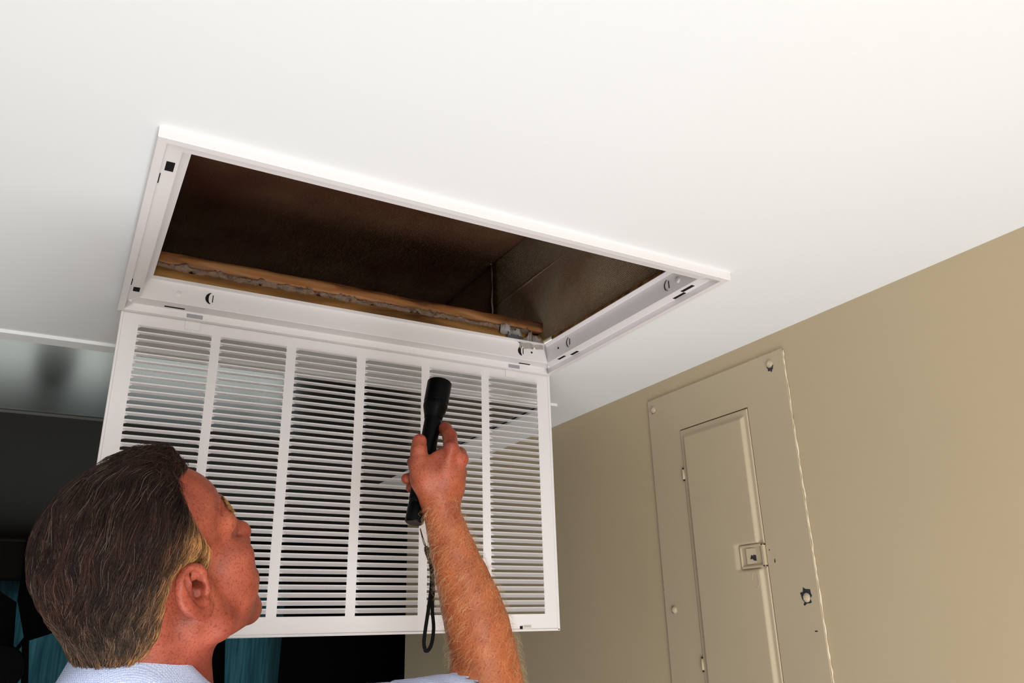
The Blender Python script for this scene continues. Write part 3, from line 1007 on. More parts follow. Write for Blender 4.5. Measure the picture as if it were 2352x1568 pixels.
def h(x, y, z):
    return HPOS + HB @ (np.array([x, y, z]) * HS)


def hc(a, b, r1, r2=None, k=0.010, op='+'):
    return cone(h(*a), h(*b), r1 * HS, (r1 if r2 is None else r2) * HS, k, op)


def he(c, r, k=0.012, op='+', rot=None):
    return ell(h(*c), np.array(r) * HS, HB if rot is None else HB @ rot, k, op)


def to_head(p):
    return ((p - HPOS) @ HB) / HS


NECK0 = h(0, -0.035, -0.055)
NECK1 = P(352, 1640, 0.915)
skull = [he((0, -0.007, 0.058), (0.0755, 0.0885, 0.073)),
         he((0, 0.036, 0.052), (0.062, 0.060, 0.056), 0.02),
         he((0, 0.040, -0.018), (0.060, 0.054, 0.066), 0.02)]
head = list(skull)
for s in (1, -1):
    head += [hc((s * 0.050, 0.072, 0.030), (s * 0.010, 0.090, 0.029), 0.011, 0.012, 0.016),
             he((s * 0.049, 0.060, -0.014), (0.021, 0.028, 0.020), 0.016),
             he((s * 0.044, 0.052, -0.047), (0.024, 0.032, 0.034), 0.020),
             hc((s * 0.058, 0.004, -0.012), (s * 0.055, 0.010, -0.060), 0.016, 0.017, 0.016),
             hc((s * 0.055, 0.010, -0.060), (s * 0.020, 0.072, -0.100), 0.017, 0.016, 0.018),
             he((s * 0.032, 0.0985, 0.012), (0.017, 0.012, 0.011), 0.010, '-'),
             he((s * 0.032, 0.079, 0.012), (0.0125, 0.0125, 0.0125), 0.003)]
head += [he((0, 0.079, -0.101), (0.024, 0.020, 0.021), 0.018),
         he((0, 0.076, -0.060), (0.034, 0.029, 0.032), 0.018),
         he((0, 0.028, -0.072), (0.046, 0.056, 0.032), 0.02),
         hc((-0.020, 0.099, -0.066), (0.020, 0.099, -0.066), 0.006, None, 0.008),
         hc((-0.016, 0.098, -0.077), (0.016, 0.098, -0.077), 0.007, None, 0.008),
         hc((0, 0.094, 0.018), (0, 0.114, -0.016), 0.009, 0.0115, 0.010),
         he((0, 0.1165, -0.021), (0.0125, 0.0125, 0.0125), 0.006)]
for s in (1, -1):
    head += [he((s * 0.0125, 0.104, -0.026), (0.0095, 0.012, 0.010), 0.005),
             hc((s * 0.0068, 0.109, -0.036), (s * 0.0062, 0.107, -0.024), 0.0044, 0.003, 0.002, '-')]
for zz in (0.042, 0.050, 0.059):
    for s in (1, -1):
        wp = [(s * 0.056, 0.066, zz - 0.004), (s * 0.046, 0.080, zz), (s * 0.030, 0.0905, zz + 0.001), (s * 0.012, 0.0962, zz)]
        for i in range(3): head.append(hc(wp[i], wp[i + 1], 0.0016, 0.0016, 0.003, '-'))
# ears
for s in (1, -1):
    # ear plane leans out backwards
    an = math.radians(24)
    def e3(y, z, out=0.0):
        y, z, out = y * 0.92, z * 0.82, out * 0.9
        yy = y + 0.010
        return (s * (0.0735 + max(0.0, -yy) * math.tan(an) * 0.95 + out), y, z)
    rr = np.array(Matrix.Rotation(s * an, 3, 'Z'))
    head += [he((s * 0.0795, -0.013, 0.0), (0.0050, 0.0185, 0.030), 0.004, '+', rr)]
    ES = 0.90
    hel = [(0.004, 0.006), (0.0075, 0.016), (0.004, 0.027), (-0.006, 0.0335), (-0.019, 0.031), (-0.029, 0.020), (-0.0325, 0.004), (-0.029, -0.012), (-0.020, -0.024), (-0.010, -0.0325)]
    hp = spline(hel, 22)
    for i in range(21):
        o_ = 0.003 * math.sin(math.pi * min(1, i / 8)) + 0.001
        head.append(hc(e3(hp[i][0], hp[i][1], o_), e3(hp[i + 1][0], hp[i + 1][1], o_), 0.0042, 0.0042, 0.0025))
    head += [he(e3(-0.005, -0.031, -0.001), (0.0060, 0.0095, 0.0100), 0.005),
             he(e3(-0.006, -0.003, 0.007), (0.0095, 0.0125, 0.0165), 0.0035, '-', rr),
             he(e3(-0.018, 0.012, 0.0085), (0.0055, 0.0045, 0.0150), 0.003, '-', rr),
             he(e3(-0.006, 0.022, 0.007), (0.0055, 0.0055, 0.0070), 0.003, '-', rr)]
    ah = spline([(-0.013, 0.020), (-0.0185, 0.008), (-0.0185, -0.006), (-0.012, -0.018)], 7)
    for i in range(6):
        head.append(hc(e3(ah[i][0], ah[i][1], 0.001), e3(ah[i + 1][0], ah[i + 1][1], 0.001), 0.0032, 0.0032, 0.0035))
    head += [hc(e3(0.0065, 0.002, 0.001), e3(0.0055, -0.009, 0.001), 0.0048, 0.0045, 0.005),
             hc(e3(-0.003, -0.019, 0.002), e3(-0.011, -0.017, 0.002), 0.0042, 0.0040, 0.005),
             hc(e3(-0.001, 0.000, 0.003), (s * 0.055, 0.004, 0.003), 0.0046, 0.0036, 0.003, '-')]
# neck and shoulders (shoulders stay inside the shirt)
SHB = P(352, 1700, 0.93)
Bf = np.array([0.62, 0.785, 0.0])                                     # chest direction
Br = np.array([Bf[1], -Bf[0], 0.0])
NB = NECK1 + np.array([0, 0, -0.06])
SHR = NB + Br * 0.175 + np.array([0, 0, 0.022])
SHL = NB - Br * 0.165 + np.array([0, 0, -0.075])
ELB = P(1132, 1640, 1.045)
WRI = P(1013, 1165, 1.125)
trunk = [cone(NECK0, NECK1, 0.058, 0.064, 0.022),
         cone(h(0, -0.046, -0.01), NECK1 - Bf * 0.015, 0.053, 0.060, 0.025),
         cone(h(0.050, -0.015, -0.045), NECK1 + Br * 0.02 + Bf * 0.055, 0.014, 0.012, 0.020),
         cone(h(-0.050, -0.015, -0.045), NECK1 - Br * 0.02 + Bf * 0.055, 0.014, 0.012, 0.020),
         cone(NB, SHR + np.array([0, 0, -0.005]), 0.055, 0.050, 0.04),
         cone(NB, SHL + np.array([0, 0, -0.005]), 0.055, 0.050, 0.04),
         cone(NB + np.array([0, 0, -0.05]), NB + np.array([0, 0, -0.25]), 0.085, 0.10, 0.04)]
# right arm: outline read from the photograph (centre, half width, depth)
fore = [(1012, 1150, 36, 1.128), (1015, 1178, 38.5, 1.122), (1027, 1220, 43, 1.115), (1042, 1270, 50, 1.105), (1063, 1330, 58, 1.095), (1081, 1385, 66, 1.085), (1097, 1440, 71, 1.075), (1109, 1500, 75, 1.065), (1118, 1560, 78, 1.055), (1130, 1625, 74, 1.047)]
arm = []
for (a, b) in zip(fore[:-1], fore[1:]):
    arm.append(cone(P(a[0], a[1], a[3]), P(b[0], b[1], b[3]), a[2] * a[3] / FPX, b[2] * b[3] / FPX, 0.010))
arm += [cone(P(*fore[-1][:2], fore[-1][3]), SHR, 0.042, 0.056, 0.02)]

# ------------------------------------------------------------------ right hand round the torch
VIEW = R[2]                                                           # view direction
TAIL = P(951, 1201, 1.118)
TOPC = P(1009, 884, 1.235)
AX = TOPC - TAIL
FLEN = np.linalg.norm(AX); AX = AX / FLEN
px = lambda n, d: n * d / FPX


def fl(t, off=(0, 0, 0)):
    return TAIL + AX * t


def seg(pts, rad, k=0.004):
    return [cone(pts[i], pts[i + 1], rad[i], rad[i + 1], k) for i in range(len(pts) - 1)]


hand = []
W0 = P(1012, 1150, 1.128)
W1 = P(1009, 1120, 1.130)
KI, KM, KR, KP = P(1036, 1032, 1.128), P(1057, 1056, 1.140), P(1055, 1086, 1.156), P(1046, 1114, 1.165)
# metacarpals and palm
hand += seg([P(1004, 1140, 1.126), P(1018, 1090, 1.120), KI], [0.019, 0.0165, 0.0110], 0.012)
hand += seg([P(1016, 1140, 1.130), P(1034, 1095, 1.126), KM], [0.019, 0.0160, 0.0105], 0.012)
hand += seg([P(1024, 1142, 1.136), P(1040, 1105, 1.138), KR], [0.017, 0.0145, 0.0100], 0.012)
hand += seg([P(1028, 1148, 1.140), P(1040, 1122, 1.148), KP], [0.016, 0.0135, 0.0095], 0.012)
hand += seg([P(997, 1140, 1.128), P(978, 1098, 1.122), P(962, 1066, 1.124)], [0.020, 0.0195, 0.0135], 0.014)
hand += seg([P(985, 1080, 1.124), P(1005, 1050, 1.126)], [0.013, 0.0085], 0.014)
# thumb lies along the torch
hand += seg([P(962, 1066, 1.124), P(962, 1036, 1.132), P(963.5, 1013, 1.142)], [0.0132, 0.0108, 0.0106], 0.006)
# fingers: knuckle, first joint beside the torch, behind it, tip on its left side
FING = dict(
    index=([KI, P(1033, 1001, 1.160), P(1023, 985, 1.194), P(1004, 984, 1.222), P(985, 993, 1.224)], [0.0112, 0.0104, 0.0098, 0.0088, 0.0078]),
    middle=([KM, P(1055, 1043, 1.170), P(1035, 1040, 1.198), P(1000, 1046, 1.212), P(968, 1054, 1.198), P(946, 1061, 1.180)], [0.0110, 0.0104, 0.0098, 0.0092, 0.0086, 0.0076]),
    ring=([KR, P(1050, 1078, 1.182), P(1028, 1080, 1.194), P(990, 1086, 1.190), P(955, 1095, 1.173), P(934, 1099, 1.158)], [0.0105, 0.0100, 0.0095, 0.0090, 0.0086, 0.0080]),
    pinky=([KP, P(1040, 1108, 1.184), P(1016, 1108, 1.190), P(985, 1112, 1.180), P(958, 1117, 1.166), P(943, 1120, 1.162)], [0.0095, 0.0090, 0.0085, 0.0080, 0.0076, 0.0070]))
for nm, (pts, rad) in FING.items():
    hand += seg(pts, rad, 0.0035)
# knuckle bumps
for c, r_ in ((P(1037, 1027, 1.119), 0.0085), (P(1060, 1052, 1.132), 0.0085), (P(1056, 1085, 1.150), 0.007)):
    hand.append(ell(c, (r_,) * 3, None, 0.008))
# tendons
for a, b in ((P(1012, 1125, 1.110), P(1034, 1040, 1.114)), (P(1020, 1125, 1.113), P(1055, 1062, 1.126))):
    hand.append(cone(a, b, 0.0042, 0.0036, 0.008))

body_prims = head + trunk + arm + hand
V, F = nets(body_prims, 0.0015)


# skin tint per vertex: ruddier ears, nose, knuckles and neck, tanned forearm; the neck's red also carries shade under the jaw
def region(c, r, p):
    return np.exp(-((p - c) ** 2).sum(1) / (r * r))


tint = np.zeros((len(V), 3))
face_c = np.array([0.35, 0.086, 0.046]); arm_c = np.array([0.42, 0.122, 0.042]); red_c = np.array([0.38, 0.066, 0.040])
ta = 1 / (1 + np.exp(-((V - P(1010, 1150, 1.12)) @ (-np.array([0, 0, 1.0])) - 0.0) / 0.025))   # towards the elbow
is_arm = np.linalg.norm(V - HPOS, axis=1) > 0.33
tint[:] = face_c
wa = (ta * is_arm)[:, None]
tint = tint * (1 - wa) + arm_c * wa
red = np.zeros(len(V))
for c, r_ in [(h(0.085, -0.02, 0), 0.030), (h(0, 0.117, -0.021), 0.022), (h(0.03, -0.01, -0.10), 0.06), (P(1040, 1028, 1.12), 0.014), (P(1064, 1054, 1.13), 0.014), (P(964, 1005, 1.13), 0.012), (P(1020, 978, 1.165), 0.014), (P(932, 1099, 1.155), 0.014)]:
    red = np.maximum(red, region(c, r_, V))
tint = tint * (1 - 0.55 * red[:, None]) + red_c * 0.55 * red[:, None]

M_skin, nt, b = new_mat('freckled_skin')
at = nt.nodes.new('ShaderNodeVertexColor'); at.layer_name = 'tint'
tc = nt.nodes.new('ShaderNodeTexCoord')
n1 = nt.nodes.new('ShaderNodeTexNoise'); n1.inputs['Scale'].default_value = 420; n1.inputs['Detail'].default_value = 3
n2 = nt.nodes.new('ShaderNodeTexNoise'); n2.inputs['Scale'].default_value = 38; n2.inputs['Detail'].default_value = 5
n3 = nt.nodes.new('ShaderNodeTexNoise'); n3.inputs['Scale'].default_value = 620; n3.inputs['Detail'].default_value = 2
for n_ in (n1, n2, n3): nt.links.new(tc.outputs['Object'], n_.inputs['Vector'])
r1 = nt.nodes.new('ShaderNodeValToRGB')
r1.color_ramp.elements[0].position = 0.52; r1.color_ramp.elements[0].color = (0, 0, 0, 1)
r1.color_ramp.elements[1].position = 0.66; r1.color_ramp.elements[1].color = (1, 1, 1, 1)
nt.links.new(n1.outputs['Fac'], r1.inputs['Fac'])
mx = nt.nodes.new('ShaderNodeMix'); mx.data_type = 'RGBA'; mx.blend_type = 'MULTIPLY'
mx.inputs[7].default_value = (0.70, 0.53, 0.45, 1)
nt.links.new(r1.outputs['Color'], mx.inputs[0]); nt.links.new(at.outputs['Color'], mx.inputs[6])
r2 = nt.nodes.new('ShaderNodeValToRGB')
r2.color_ramp.elements[0].position = 0.3; r2.color_ramp.elements[0].color = (0.74, 0.64, 0.62, 1)
r2.color_ramp.elements[1].position = 0.7; r2.color_ramp.elements[1].color = (1.12, 1.14, 1.12, 1)
nt.links.new(n2.outputs['Fac'], r2.inputs['Fac'])
mx2 = nt.nodes.new('ShaderNodeMix'); mx2.data_type = 'RGBA'; mx2.blend_type = 'MULTIPLY'; mx2.inputs[0].default_value = 1.0
nt.links.new(mx.outputs[2], mx2.inputs[6]); nt.links.new(r2.outputs['Color'], mx2.inputs[7])
nt.links.new(mx2.outputs[2], b.inputs['Base Color'])
b.inputs['Roughness'].default_value = 0.48
b.inputs['Specular IOR Level'].default_value = 0.4
b.inputs['Subsurface Weight'].default_value = 0.12
b.inputs['Subsurface Radius'].default_value = (0.006, 0.0022, 0.001)
b.inputs['Subsurface Scale'].default_value = 0.6
bp = nt.nodes.new('ShaderNodeBump'); bp.inputs['Strength'].default_value = 0.45; bp.inputs['Distance'].default_value = 0.0008
nt.links.new(n3.outputs['Fac'], bp.inputs['Height']); nt.links.new(bp.outputs['Normal'], b.inputs['Normal'])

FOOT = np.array([NB[0] - 0.02, NB[1] - 0.02, 0.0])
person = tag(empty('person', tuple(FOOT)), 'man in a light blue polo shirt looking up with a raised right arm', 'person')
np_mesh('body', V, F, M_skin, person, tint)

# ------------------------------------------------------------------ hair
hair_base = skull + [cone(h(0, -0.043, 0.02), h(0, -0.050, -0.050), 0.056, 0.053, 0.03)]
POLY = np.array([(0.042, 0.125), (0.034, 0.106), (0.027, 0.094), (0.0225, 0.078), (0.0245, 0.050), (0.034, 0.021), (0.0265, 0.001), (0.013, -0.003),
                 (0.010, 0.010), (0.006, 0.028), (-0.010, 0.034), (-0.024, 0.028), (-0.032, 0.012), (-0.035, 0.000), (-0.041, -0.014), (-0.056, -0.030), (-0.085, -0.040), (-0.16, -0.044), (-0.16, 0.02), (-0.10, 0.16), (0.05, 0.17)])


def side_q(q):
    """side-view coordinates; the hairline comes forward over the middle of the forehead"""
    x, y, z = q[:, 0], q[:, 1], q[:, 2]
    w = np.clip(1 - (x / 0.046) ** 2, 0, 1) * np.clip((z - 0.070) / 0.025, 0, 1)
    return np.stack([y - 0.040 * w, z], 1)


def poly_sd(q):
    """signed distance to the hairline outline in the head's side view, negative inside"""
    d = np.full(len(q), 1e9); s = np.ones(len(q))
    n = len(POLY)
    for i in range(n):
        a, b_ = POLY[i], POLY[i - 1]
        e = b_ - a; w = q - a
        t = np.clip((w @ e) / (e @ e), 0, 1)
        bb = w - t[:, None] * e
        d = np.minimum(d, (bb * bb).sum(1))
        c1 = q[:, 1] >= a[1]; c2 = q[:, 1] < b_[1]; c3 = e[0] * w[:, 1] > e[1] * w[:, 0]
        flip = (c1 & c2 & c3) | (~c1 & ~c2 & ~c3)
        s = np.where(flip, -s, s)
    return s * np.sqrt(d)


def thick(q):
    """hair thickness: full on top and at the front, clipped short at the sides and nape"""
    pd = poly_sd(side_q(q))
    top = 1 / (1 + np.exp(-(q[:, 2] - 0.045) / 0.02))
    t = 0.0055 + 0.0050 * top + 0.007 * np.exp(-((q[:, 1] - 0.060) / 0.025) ** 2) * top
    return t * np.clip(-pd / 0.014, 0, 1) ** 0.6, pd


def hair_sd(p):
    q = to_head(p)
    t, pd = thick(q)
    return np.maximum(sdf(hair_base, p) - t, pd * 0.8)


HV, HF = nets(hair_base, 0.0022, lambda v, p: np.maximum(v - thick(to_head(p))[0] + 0.0008, thick(to_head(p))[1] * 0.8))


def hair_color(q):
    """greying brown: dark on top and back, ash at the side, golden at temple and nape"""
    y, z = q[:, 1], q[:, 2]
    dark = np.array([0.016, 0.007, 0.005]); ash = np.array([0.085, 0.055, 0.036]); gold = np.array([0.25, 0.118, 0.042])
    pd = poly_sd(side_q(q))
    front = np.clip((y + 0.022) / 0.035, 0, 1) * np.clip((0.085 - z) / 0.045, 0, 1)
    nape = np.clip((-0.012 - z) / 0.045, 0, 1)
    g = np.clip(np.exp(-(-pd) / 0.010) * np.clip((0.085 - z) / 0.03, 0, 1) * 0.9 + front * 0.75 + nape * 0.75, 0, 1)
    a = np.clip((0.055 - z) / 0.09, 0, 1) * 0.75
    c = dark + (ash - dark) * a[:, None]
    return c + (gold - c) * g[:, None]


M_hair, nt, b = new_mat('brown_grey_hair')
at = nt.nodes.new('ShaderNodeVertexColor'); at.layer_name = 'tint'
nt.links.new(at.outputs['Color'], b.inputs['Base Color'])
b.inputs['Roughness'].default_value = 0.45
b.inputs['Specular IOR Level'].default_value = 0.22
hcol = hair_color(to_head(HV)) * 0.35
hair = np_mesh('hair', HV, HF, M_hair, person, hcol)
hair['label'] = 'short greying brown hair combed back, golden at the temple and nape'


def strands(roots, cols, length, width, flow, surf, lift, nseg=6, curl=0.15, seed=0):
    """thin three-sided strands growing along a flow field over a surface"""
    rg = np.random.default_rng(seed)
    n = len(roots)
    p = roots.copy()
    path = [p.copy()]
    nrm = grad(surf, p)
    jit = rg.normal(0, curl, (n, 3))
    step = (length / nseg)[:, None]
    for s_ in range(nseg):
        d = flow(p, nrm) + jit
        d = d - nrm * (d * nrm).sum(1, keepdims=True)
        d /= np.linalg.norm(d, axis=1, keepdims=True) + 1e-9
        p = p + d * step
        nrm = grad(surf, p)
        t = (s_ + 1) / nseg
        target = lift * (0.3 + 0.7 * np.sin(np.pi * min(1, t * 0.9)))
        p = p - nrm * (surf(p) - target)[:, None] * 0.85
        path.append(p.copy())
        jit = jit * 0.8 + rg.normal(0, curl * 0.5, (n, 3))
    path = np.stack(path, 1)                       # n, nseg+1, 3
    tan = np.gradient(path, axis=1)
    tan /= np.linalg.norm(tan, axis=2, keepdims=True) + 1e-9
    u = np.cross(tan, rg.normal(0, 1, (n, 1, 3))); u /= np.linalg.norm(u, axis=2, keepdims=True) + 1e-9
    w_ = np.cross(tan, u)
    prof = np.array([0.8, 1, 1, 0.95, 0.85, 0.6, 0.2])
    prof = np.interp(np.linspace(0, 1, nseg + 1), np.linspace(0, 1, 7), prof)
    rad = width[:, None, None] * prof[None, :, None]
    ring = [path + rad * (u * math.cos(a) + w_ * math.sin(a)) for a in (0, 2.094, 4.189)]
    VV = np.stack(ring, 2).reshape(-1, 3)          # n,(nseg+1),3 corners
    b0 = (np.arange(n) * (nseg + 1) * 3)[:, None, None]
    i_ = np.arange(nseg)[None, :, None] * 3; k_ = np.arange(3)[None, None, :]
    k2 = (k_ + 1) % 3
    FF = np.stack([b0 + i_ + k_, b0 + i_ + k2, b0 + i_ + 3 + k2, b0 + i_ + 3 + k_], -1).reshape(-1, 4)
    CC = np.repeat(cols, (nseg + 1) * 3, axis=0)
    return VV, FF, CC


# hair on the head
fc = HV[HF].mean(1)
fa = np.linalg.norm(np.cross(HV[HF[:, 1]] - HV[HF[:, 0]], HV[HF[:, 2]] - HV[HF[:, 0]]), axis=1)
qf = to_head(fc)
tq, pdq = thick(qf)
outer = sdf(hair_base, fc) > 0.001
wgt = fa * outer * (pdq < -0.0005)
idx = rng.choice(len(fc), 22000, p=wgt / wgt.sum())
roots = HV[HF[idx]] @ np.ones(0) if False else fc[idx] + rng.normal(0, 0.0007, (len(idx), 3))
qr = to_head(roots)
top = 1 / (1 + np.exp(-(qr[:, 2] - 0.05) / 0.02))
ln = (0.016 + 0.026 * top) * rng.uniform(0.7, 1.3, len(idx))
cl = hair_color(qr)
var = rng.lognormal(0, 0.45, len(idx))[:, None]
lock = 0.5 + 0.5 * np.sin(qr[:, 0] * 240 + qr[:, 1] * 130 + 3.0 * np.sin(qr[:, 2] * 70 + qr[:, 0] * 40)) * np.sin(qr[:, 1] * 210 - qr[:, 0] * 120 + 2.5 * np.sin(qr[:, 2] * 95))
cl = cl * var * (0.35 + 2.4 * lock ** 2)[:, None]
grey = (rng.random(len(idx)) < 0.05)[:, None]
cl = np.where(grey, cl * 0.4 + np.array([0.14, 0.105, 0.075]), cl)
clump = np.sin(qr[:, 0] * 190 + 3 * np.sin(qr[:, 2] * 90)) * np.cos(qr[:, 2] * 150 + 2 * np.sin(qr[:, 0] * 80))


def flow_head(p, nrm):
    q = to_head(p)
    side = np.clip(np.abs(q[:, 0]) / 0.06, 0, 1)
    d = np.zeros_like(q)
    topw = np.clip((q[:, 2] - 0.06) / 0.05, 0, 1)
    d[:, 1] = -0.75 - 0.5 * topw
    d[:, 2] = -0.95 + 0.8 * topw * (q[:, 1] > 0)
    d[:, 0] = 0.40 * np.sin(q[:, 1] * 110 + q[:, 2] * 75 + 2 * np.sin(q[:, 0] * 90)) + 0.3 * topw * np.sign(q[:, 0] + 0.02)
    fr = np.clip((q[:, 1] - 0.055) / 0.03, 0, 1) * topw
    return d @ HB.T


fq = np.nonzero((qf[:, 1] > 0.030) & (qf[:, 2] > 0.090) & outer)[0]
fi = rng.choice(fq, 1500)
froots = fc[fi]; fqr = to_head(froots)
fcol = hair_color(fqr) * rng.lognormal(0.2, 0.8, 1500)[:, None] + np.array([0.010, 0.005, 0.003])
FV, FF_, FC_ = strands(froots, np.clip(fcol, 0.004, 0.6), rng.uniform(0.022, 0.045, 1500), np.full(1500, 0.00020), lambda p, n_: np.tile(HB @ np.array([0.35, 0.15, 0.25]), (len(p), 1)) * np.sin(to_head(p)[:, :1] * 130 + 1) + np.tile(HB @ np.array([0.25, -0.35, 0.0]), (len(p), 1)), hair_sd, rng.uniform(0.001, 0.0075, 1500), 7, 0.35, 33)
o = np_mesh('quiff_strands', FV, FF_, M_hair, hair, FC_); o['kind'] = 'stuff'
SV, SF, SC = strands(roots, np.clip(cl, 0.004, 0.75), ln, np.full(len(idx), 0.00020) * rng.uniform(0.7, 1.3, len(idx)), flow_head, hair_sd, 0.0006 + 0.0034 * lock * rng.uniform(0.3, 1.2, len(idx)), 6, 0.22, 21)
o = np_mesh('hair_strands', SV, SF, M_hair, hair, SC); o['kind'] = 'stuff'
# eyebrow
bq = rng.uniform(0, 1, 420)
br = np.array([h(0.052 - 0.040 * t, 0.080 + 0.020 * t, 0.036 + 0.003 * math.sin(t * 3)) for t in bq]) + rng.normal(0, 0.0018, (420, 3))
hs = lambda p: sdf(head[:12], p)
for _ in range(3): br = br - grad(hs, br) * hs(br)[:, None]
SV, SF, SC = strands(br, np.array([0.40, 0.20, 0.07]) * rng.lognormal(0, 0.3, 420)[:, None], np.full(420, 0.010), np.full(420, 0.00022), lambda p, n_: np.tile(HB @ np.array([0.6, -0.3, 0.5]), (len(p), 1)), hs, 0.003, 4, 0.3, 5)
np_mesh('eyebrow', SV, SF, M_hair, person, SC)
# fine blond hair on the forearm
fidx = np.nonzero(is_arm[F[:, 0]])[0]
fcv = V[F[fidx]].mean(1)
d0 = np.array([np.dot(q_ - WRI, ELB - WRI) / np.dot(ELB - WRI, ELB - WRI) for q_ in fcv[::1]]) if len(fcv) < 50 else (fcv - WRI) @ (ELB - WRI) / ((ELB - WRI) @ (ELB - WRI))
sel = fidx[(d0 > -0.03) & (d0 < 0.97)]
NA = 5000
ai = rng.choice(sel, NA)
ar = V[F[ai]].mean(1)
arm_s = lambda p: sdf(arm[:-1], p)
axd = (WRI - ELB) / np.linalg.norm(WRI - ELB)
SV, SF, SC = strands(ar, np.array([0.70, 0.46, 0.25]) * rng.lognormal(0, 0.25, NA)[:, None], rng.uniform(0.008, 0.020, NA), np.full(NA, 0.00007),
                     lambda p, n_: -axd[None] * 0.7 + np.cross(n_, axd) * 0.7 + 0.2 * n_, arm_s, rng.uniform(0.0015, 0.0095, NA), 5, 0.45, 9)
o = np_mesh('arm_hair', SV, SF, M_hair, person, np.clip(SC, 0, 0.9)); o['kind'] = 'stuff'

# ------------------------------------------------------------------ shirt, trousers, shoes
M_shirt, nt, b = new_mat('light_blue_pique')
b.inputs['Roughness'].default_value = 0.85
tc = nt.nodes.new('ShaderNodeTexCoord')
ck = nt.nodes.new('ShaderNodeTexVoronoi'); ck.inputs['Scale'].default_value = 620; ck.inputs['Randomness'].default_value = 0.25
nt.links.new(tc.outputs['Object'], ck.inputs['Vector'])
rp = nt.nodes.new('ShaderNodeValToRGB')
rp.color_ramp.elements[0].position = 0.25; rp.color_ramp.elements[0].color = (0.72, 0.78, 0.92, 1)
rp.color_ramp.elements[1].position = 0.60; rp.color_ramp.elements[1].color = (0.36, 0.44, 0.70, 1)
nt.links.new(ck.outputs['Distance'], rp.inputs['Fac']); nt.links.new(rp.outputs['Color'], b.inputs['Base Color'])
bp = nt.nodes.new('ShaderNodeBump'); bp.inputs['Strength'].default_value = 0.5; bp.inputs['Distance'].default_value = 0.0008; bp.invert = True
nt.links.new(ck.outputs['Distance'], bp.inputs['Height']); nt.links.new(bp.outputs['Normal'], b.inputs['Normal'])

dn = lambda z: np.array([0, 0, z])
HEM = SHR + (ELB - SHR) * 0.83
tor = [cone(NB + dn(-0.035), SHR + dn(-0.012), 0.062, 0.062, 0.05), cone(NB + dn(-0.035), SHL + dn(-0.012), 0.062, 0.062, 0.05),
       ell(NB + dn(-0.20) + Bf * 0.02, (0.215, 0.125, 0.20), np.stack([Br, Bf, [0, 0, 1]], 1), 0.06),
       ell(NB + dn(-0.42) + Bf * 0.02, (0.185, 0.125, 0.22), np.stack([Br, Bf, [0, 0, 1]], 1), 0.06),
       cone(SHR + dn(-0.008), HEM + dn(-0.001), 0.059, 0.0585, 0.03), cone(SHL + dn(-0.005), SHL + dn(-0.26) - Br * 0.06, 0.066, 0.058, 0.03)]
# folds on the sleeve
for t in (0.22, 0.36, 0.52, 0.70, 0.86):
    c = SHR + (HEM - SHR) * t
    tor.append(cone(c + np.array([-0.02, 0.03, 0.050 - 0.006 * t]), c + np.array([0.025, -0.04, 0.043 - 0.006 * t]), 0.009, 0.007, 0.012))
tor.append(cone(HEM + dn(-0.001), HEM + (HEM - SHR) * 0.5, 0.055, 0.058, 0.003, '-'))
TV, TF = nets(tor, 0.0045)
shirt = np_mesh('shirt', TV, TF, M_shirt, person)
# collar: folded band round the neck
nax = (NECK1 - NECK0); nax /= np.linalg.norm(nax)


def collar_pt(a, r, z):
    return None


ring_c = P(335, 1580, 0.888)
cu = Br; cv_ = Bf
V2, F2 = [], []
na = 64
secs = [(0.0, -0.045, 0.012), (0.001, -0.02, 0.004), (0.000, 0.000, 0.000), (0.002, 0.004, 0.0), (0.006, 0.003, 0.0), (0.010, -0.006, 0.0), (0.016, -0.032, 0.006), (0.024, -0.055, 0.014)]
for i in range(na):
    a = 2 * math.pi * i / na
    ca, sa = math.cos(a), math.sin(a)            # ca along the man's right, sa along his chest
    rx, ry = 0.073, 0.084
    rise = -0.020 + 0.080 * max(0, -sa) ** 1.4 - 0.05 * max(0, sa) + 0.020 * ca
    for (o_, z_, o2_) in secs:
        p_ = ring_c + cu * ca * (rx + o_ + o2_) + cv_ * sa * (ry + o_ + o2_) + np.array([0, 0, rise + z_])
        V2.append(p_)
ns = len(secs)
for i in range(na):
    j = (i + 1) % na
    for k in range(ns - 1):
        F2.append((i * ns + k, j * ns + k, j * ns + k + 1, i * ns + k + 1))
cl_ = pydata('collar', V2, F2, M_shirt, shirt, True)
md = cl_.modifiers.new('t', 'SOLIDIFY'); md.thickness = 0.0016; md.offset = 0
M_trous = simple('dark_trousers', (0.03, 0.035, 0.05, 1), 0.9, 0.2, noise=(60, 0.2))
HIP = NB + dn(-0.56)
leg = [ell(HIP + dn(-0.02), (0.175, 0.125, 0.14), np.stack([Br, Bf, [0, 0, 1]], 1), 0.05)]
for s in (1, -1):
    hp_ = HIP + Br * s * 0.085 + dn(-0.06)
    kn = np.array([hp_[0], hp_[1], 0.50]) + Bf * 0.015
    an_ = np.array([hp_[0], hp_[1], 0.09])
    leg += [cone(hp_, kn, 0.092, 0.066, 0.02), cone(kn, an_, 0.066, 0.056, 0.02)]
LV, LF = nets(leg, 0.009)
np_mesh('trousers', LV, LF, M_trous, person)
for s in (1, -1):
    an_ = np.array([HIP[0], HIP[1], 0.05]) + Br * s * 0.085
    sh = [cone(an_ - Bf * 0.06, an_ + Bf * 0.02, 0.042, 0.045, 0.03), ell(an_ + Bf * 0.13 + dn(-0.01), (0.047, 0.085, 0.036), np.stack([Br, Bf, [0, 0, 1]], 1), 0.04)]
    sv, sf = nets(sh, 0.006, lambda v, p: np.maximum(v, 0.002 - p[:, 2]))
    np_mesh('shoe', sv, sf, simple('black_shoe', (0.02, 0.02, 0.02, 1), 0.4), person)

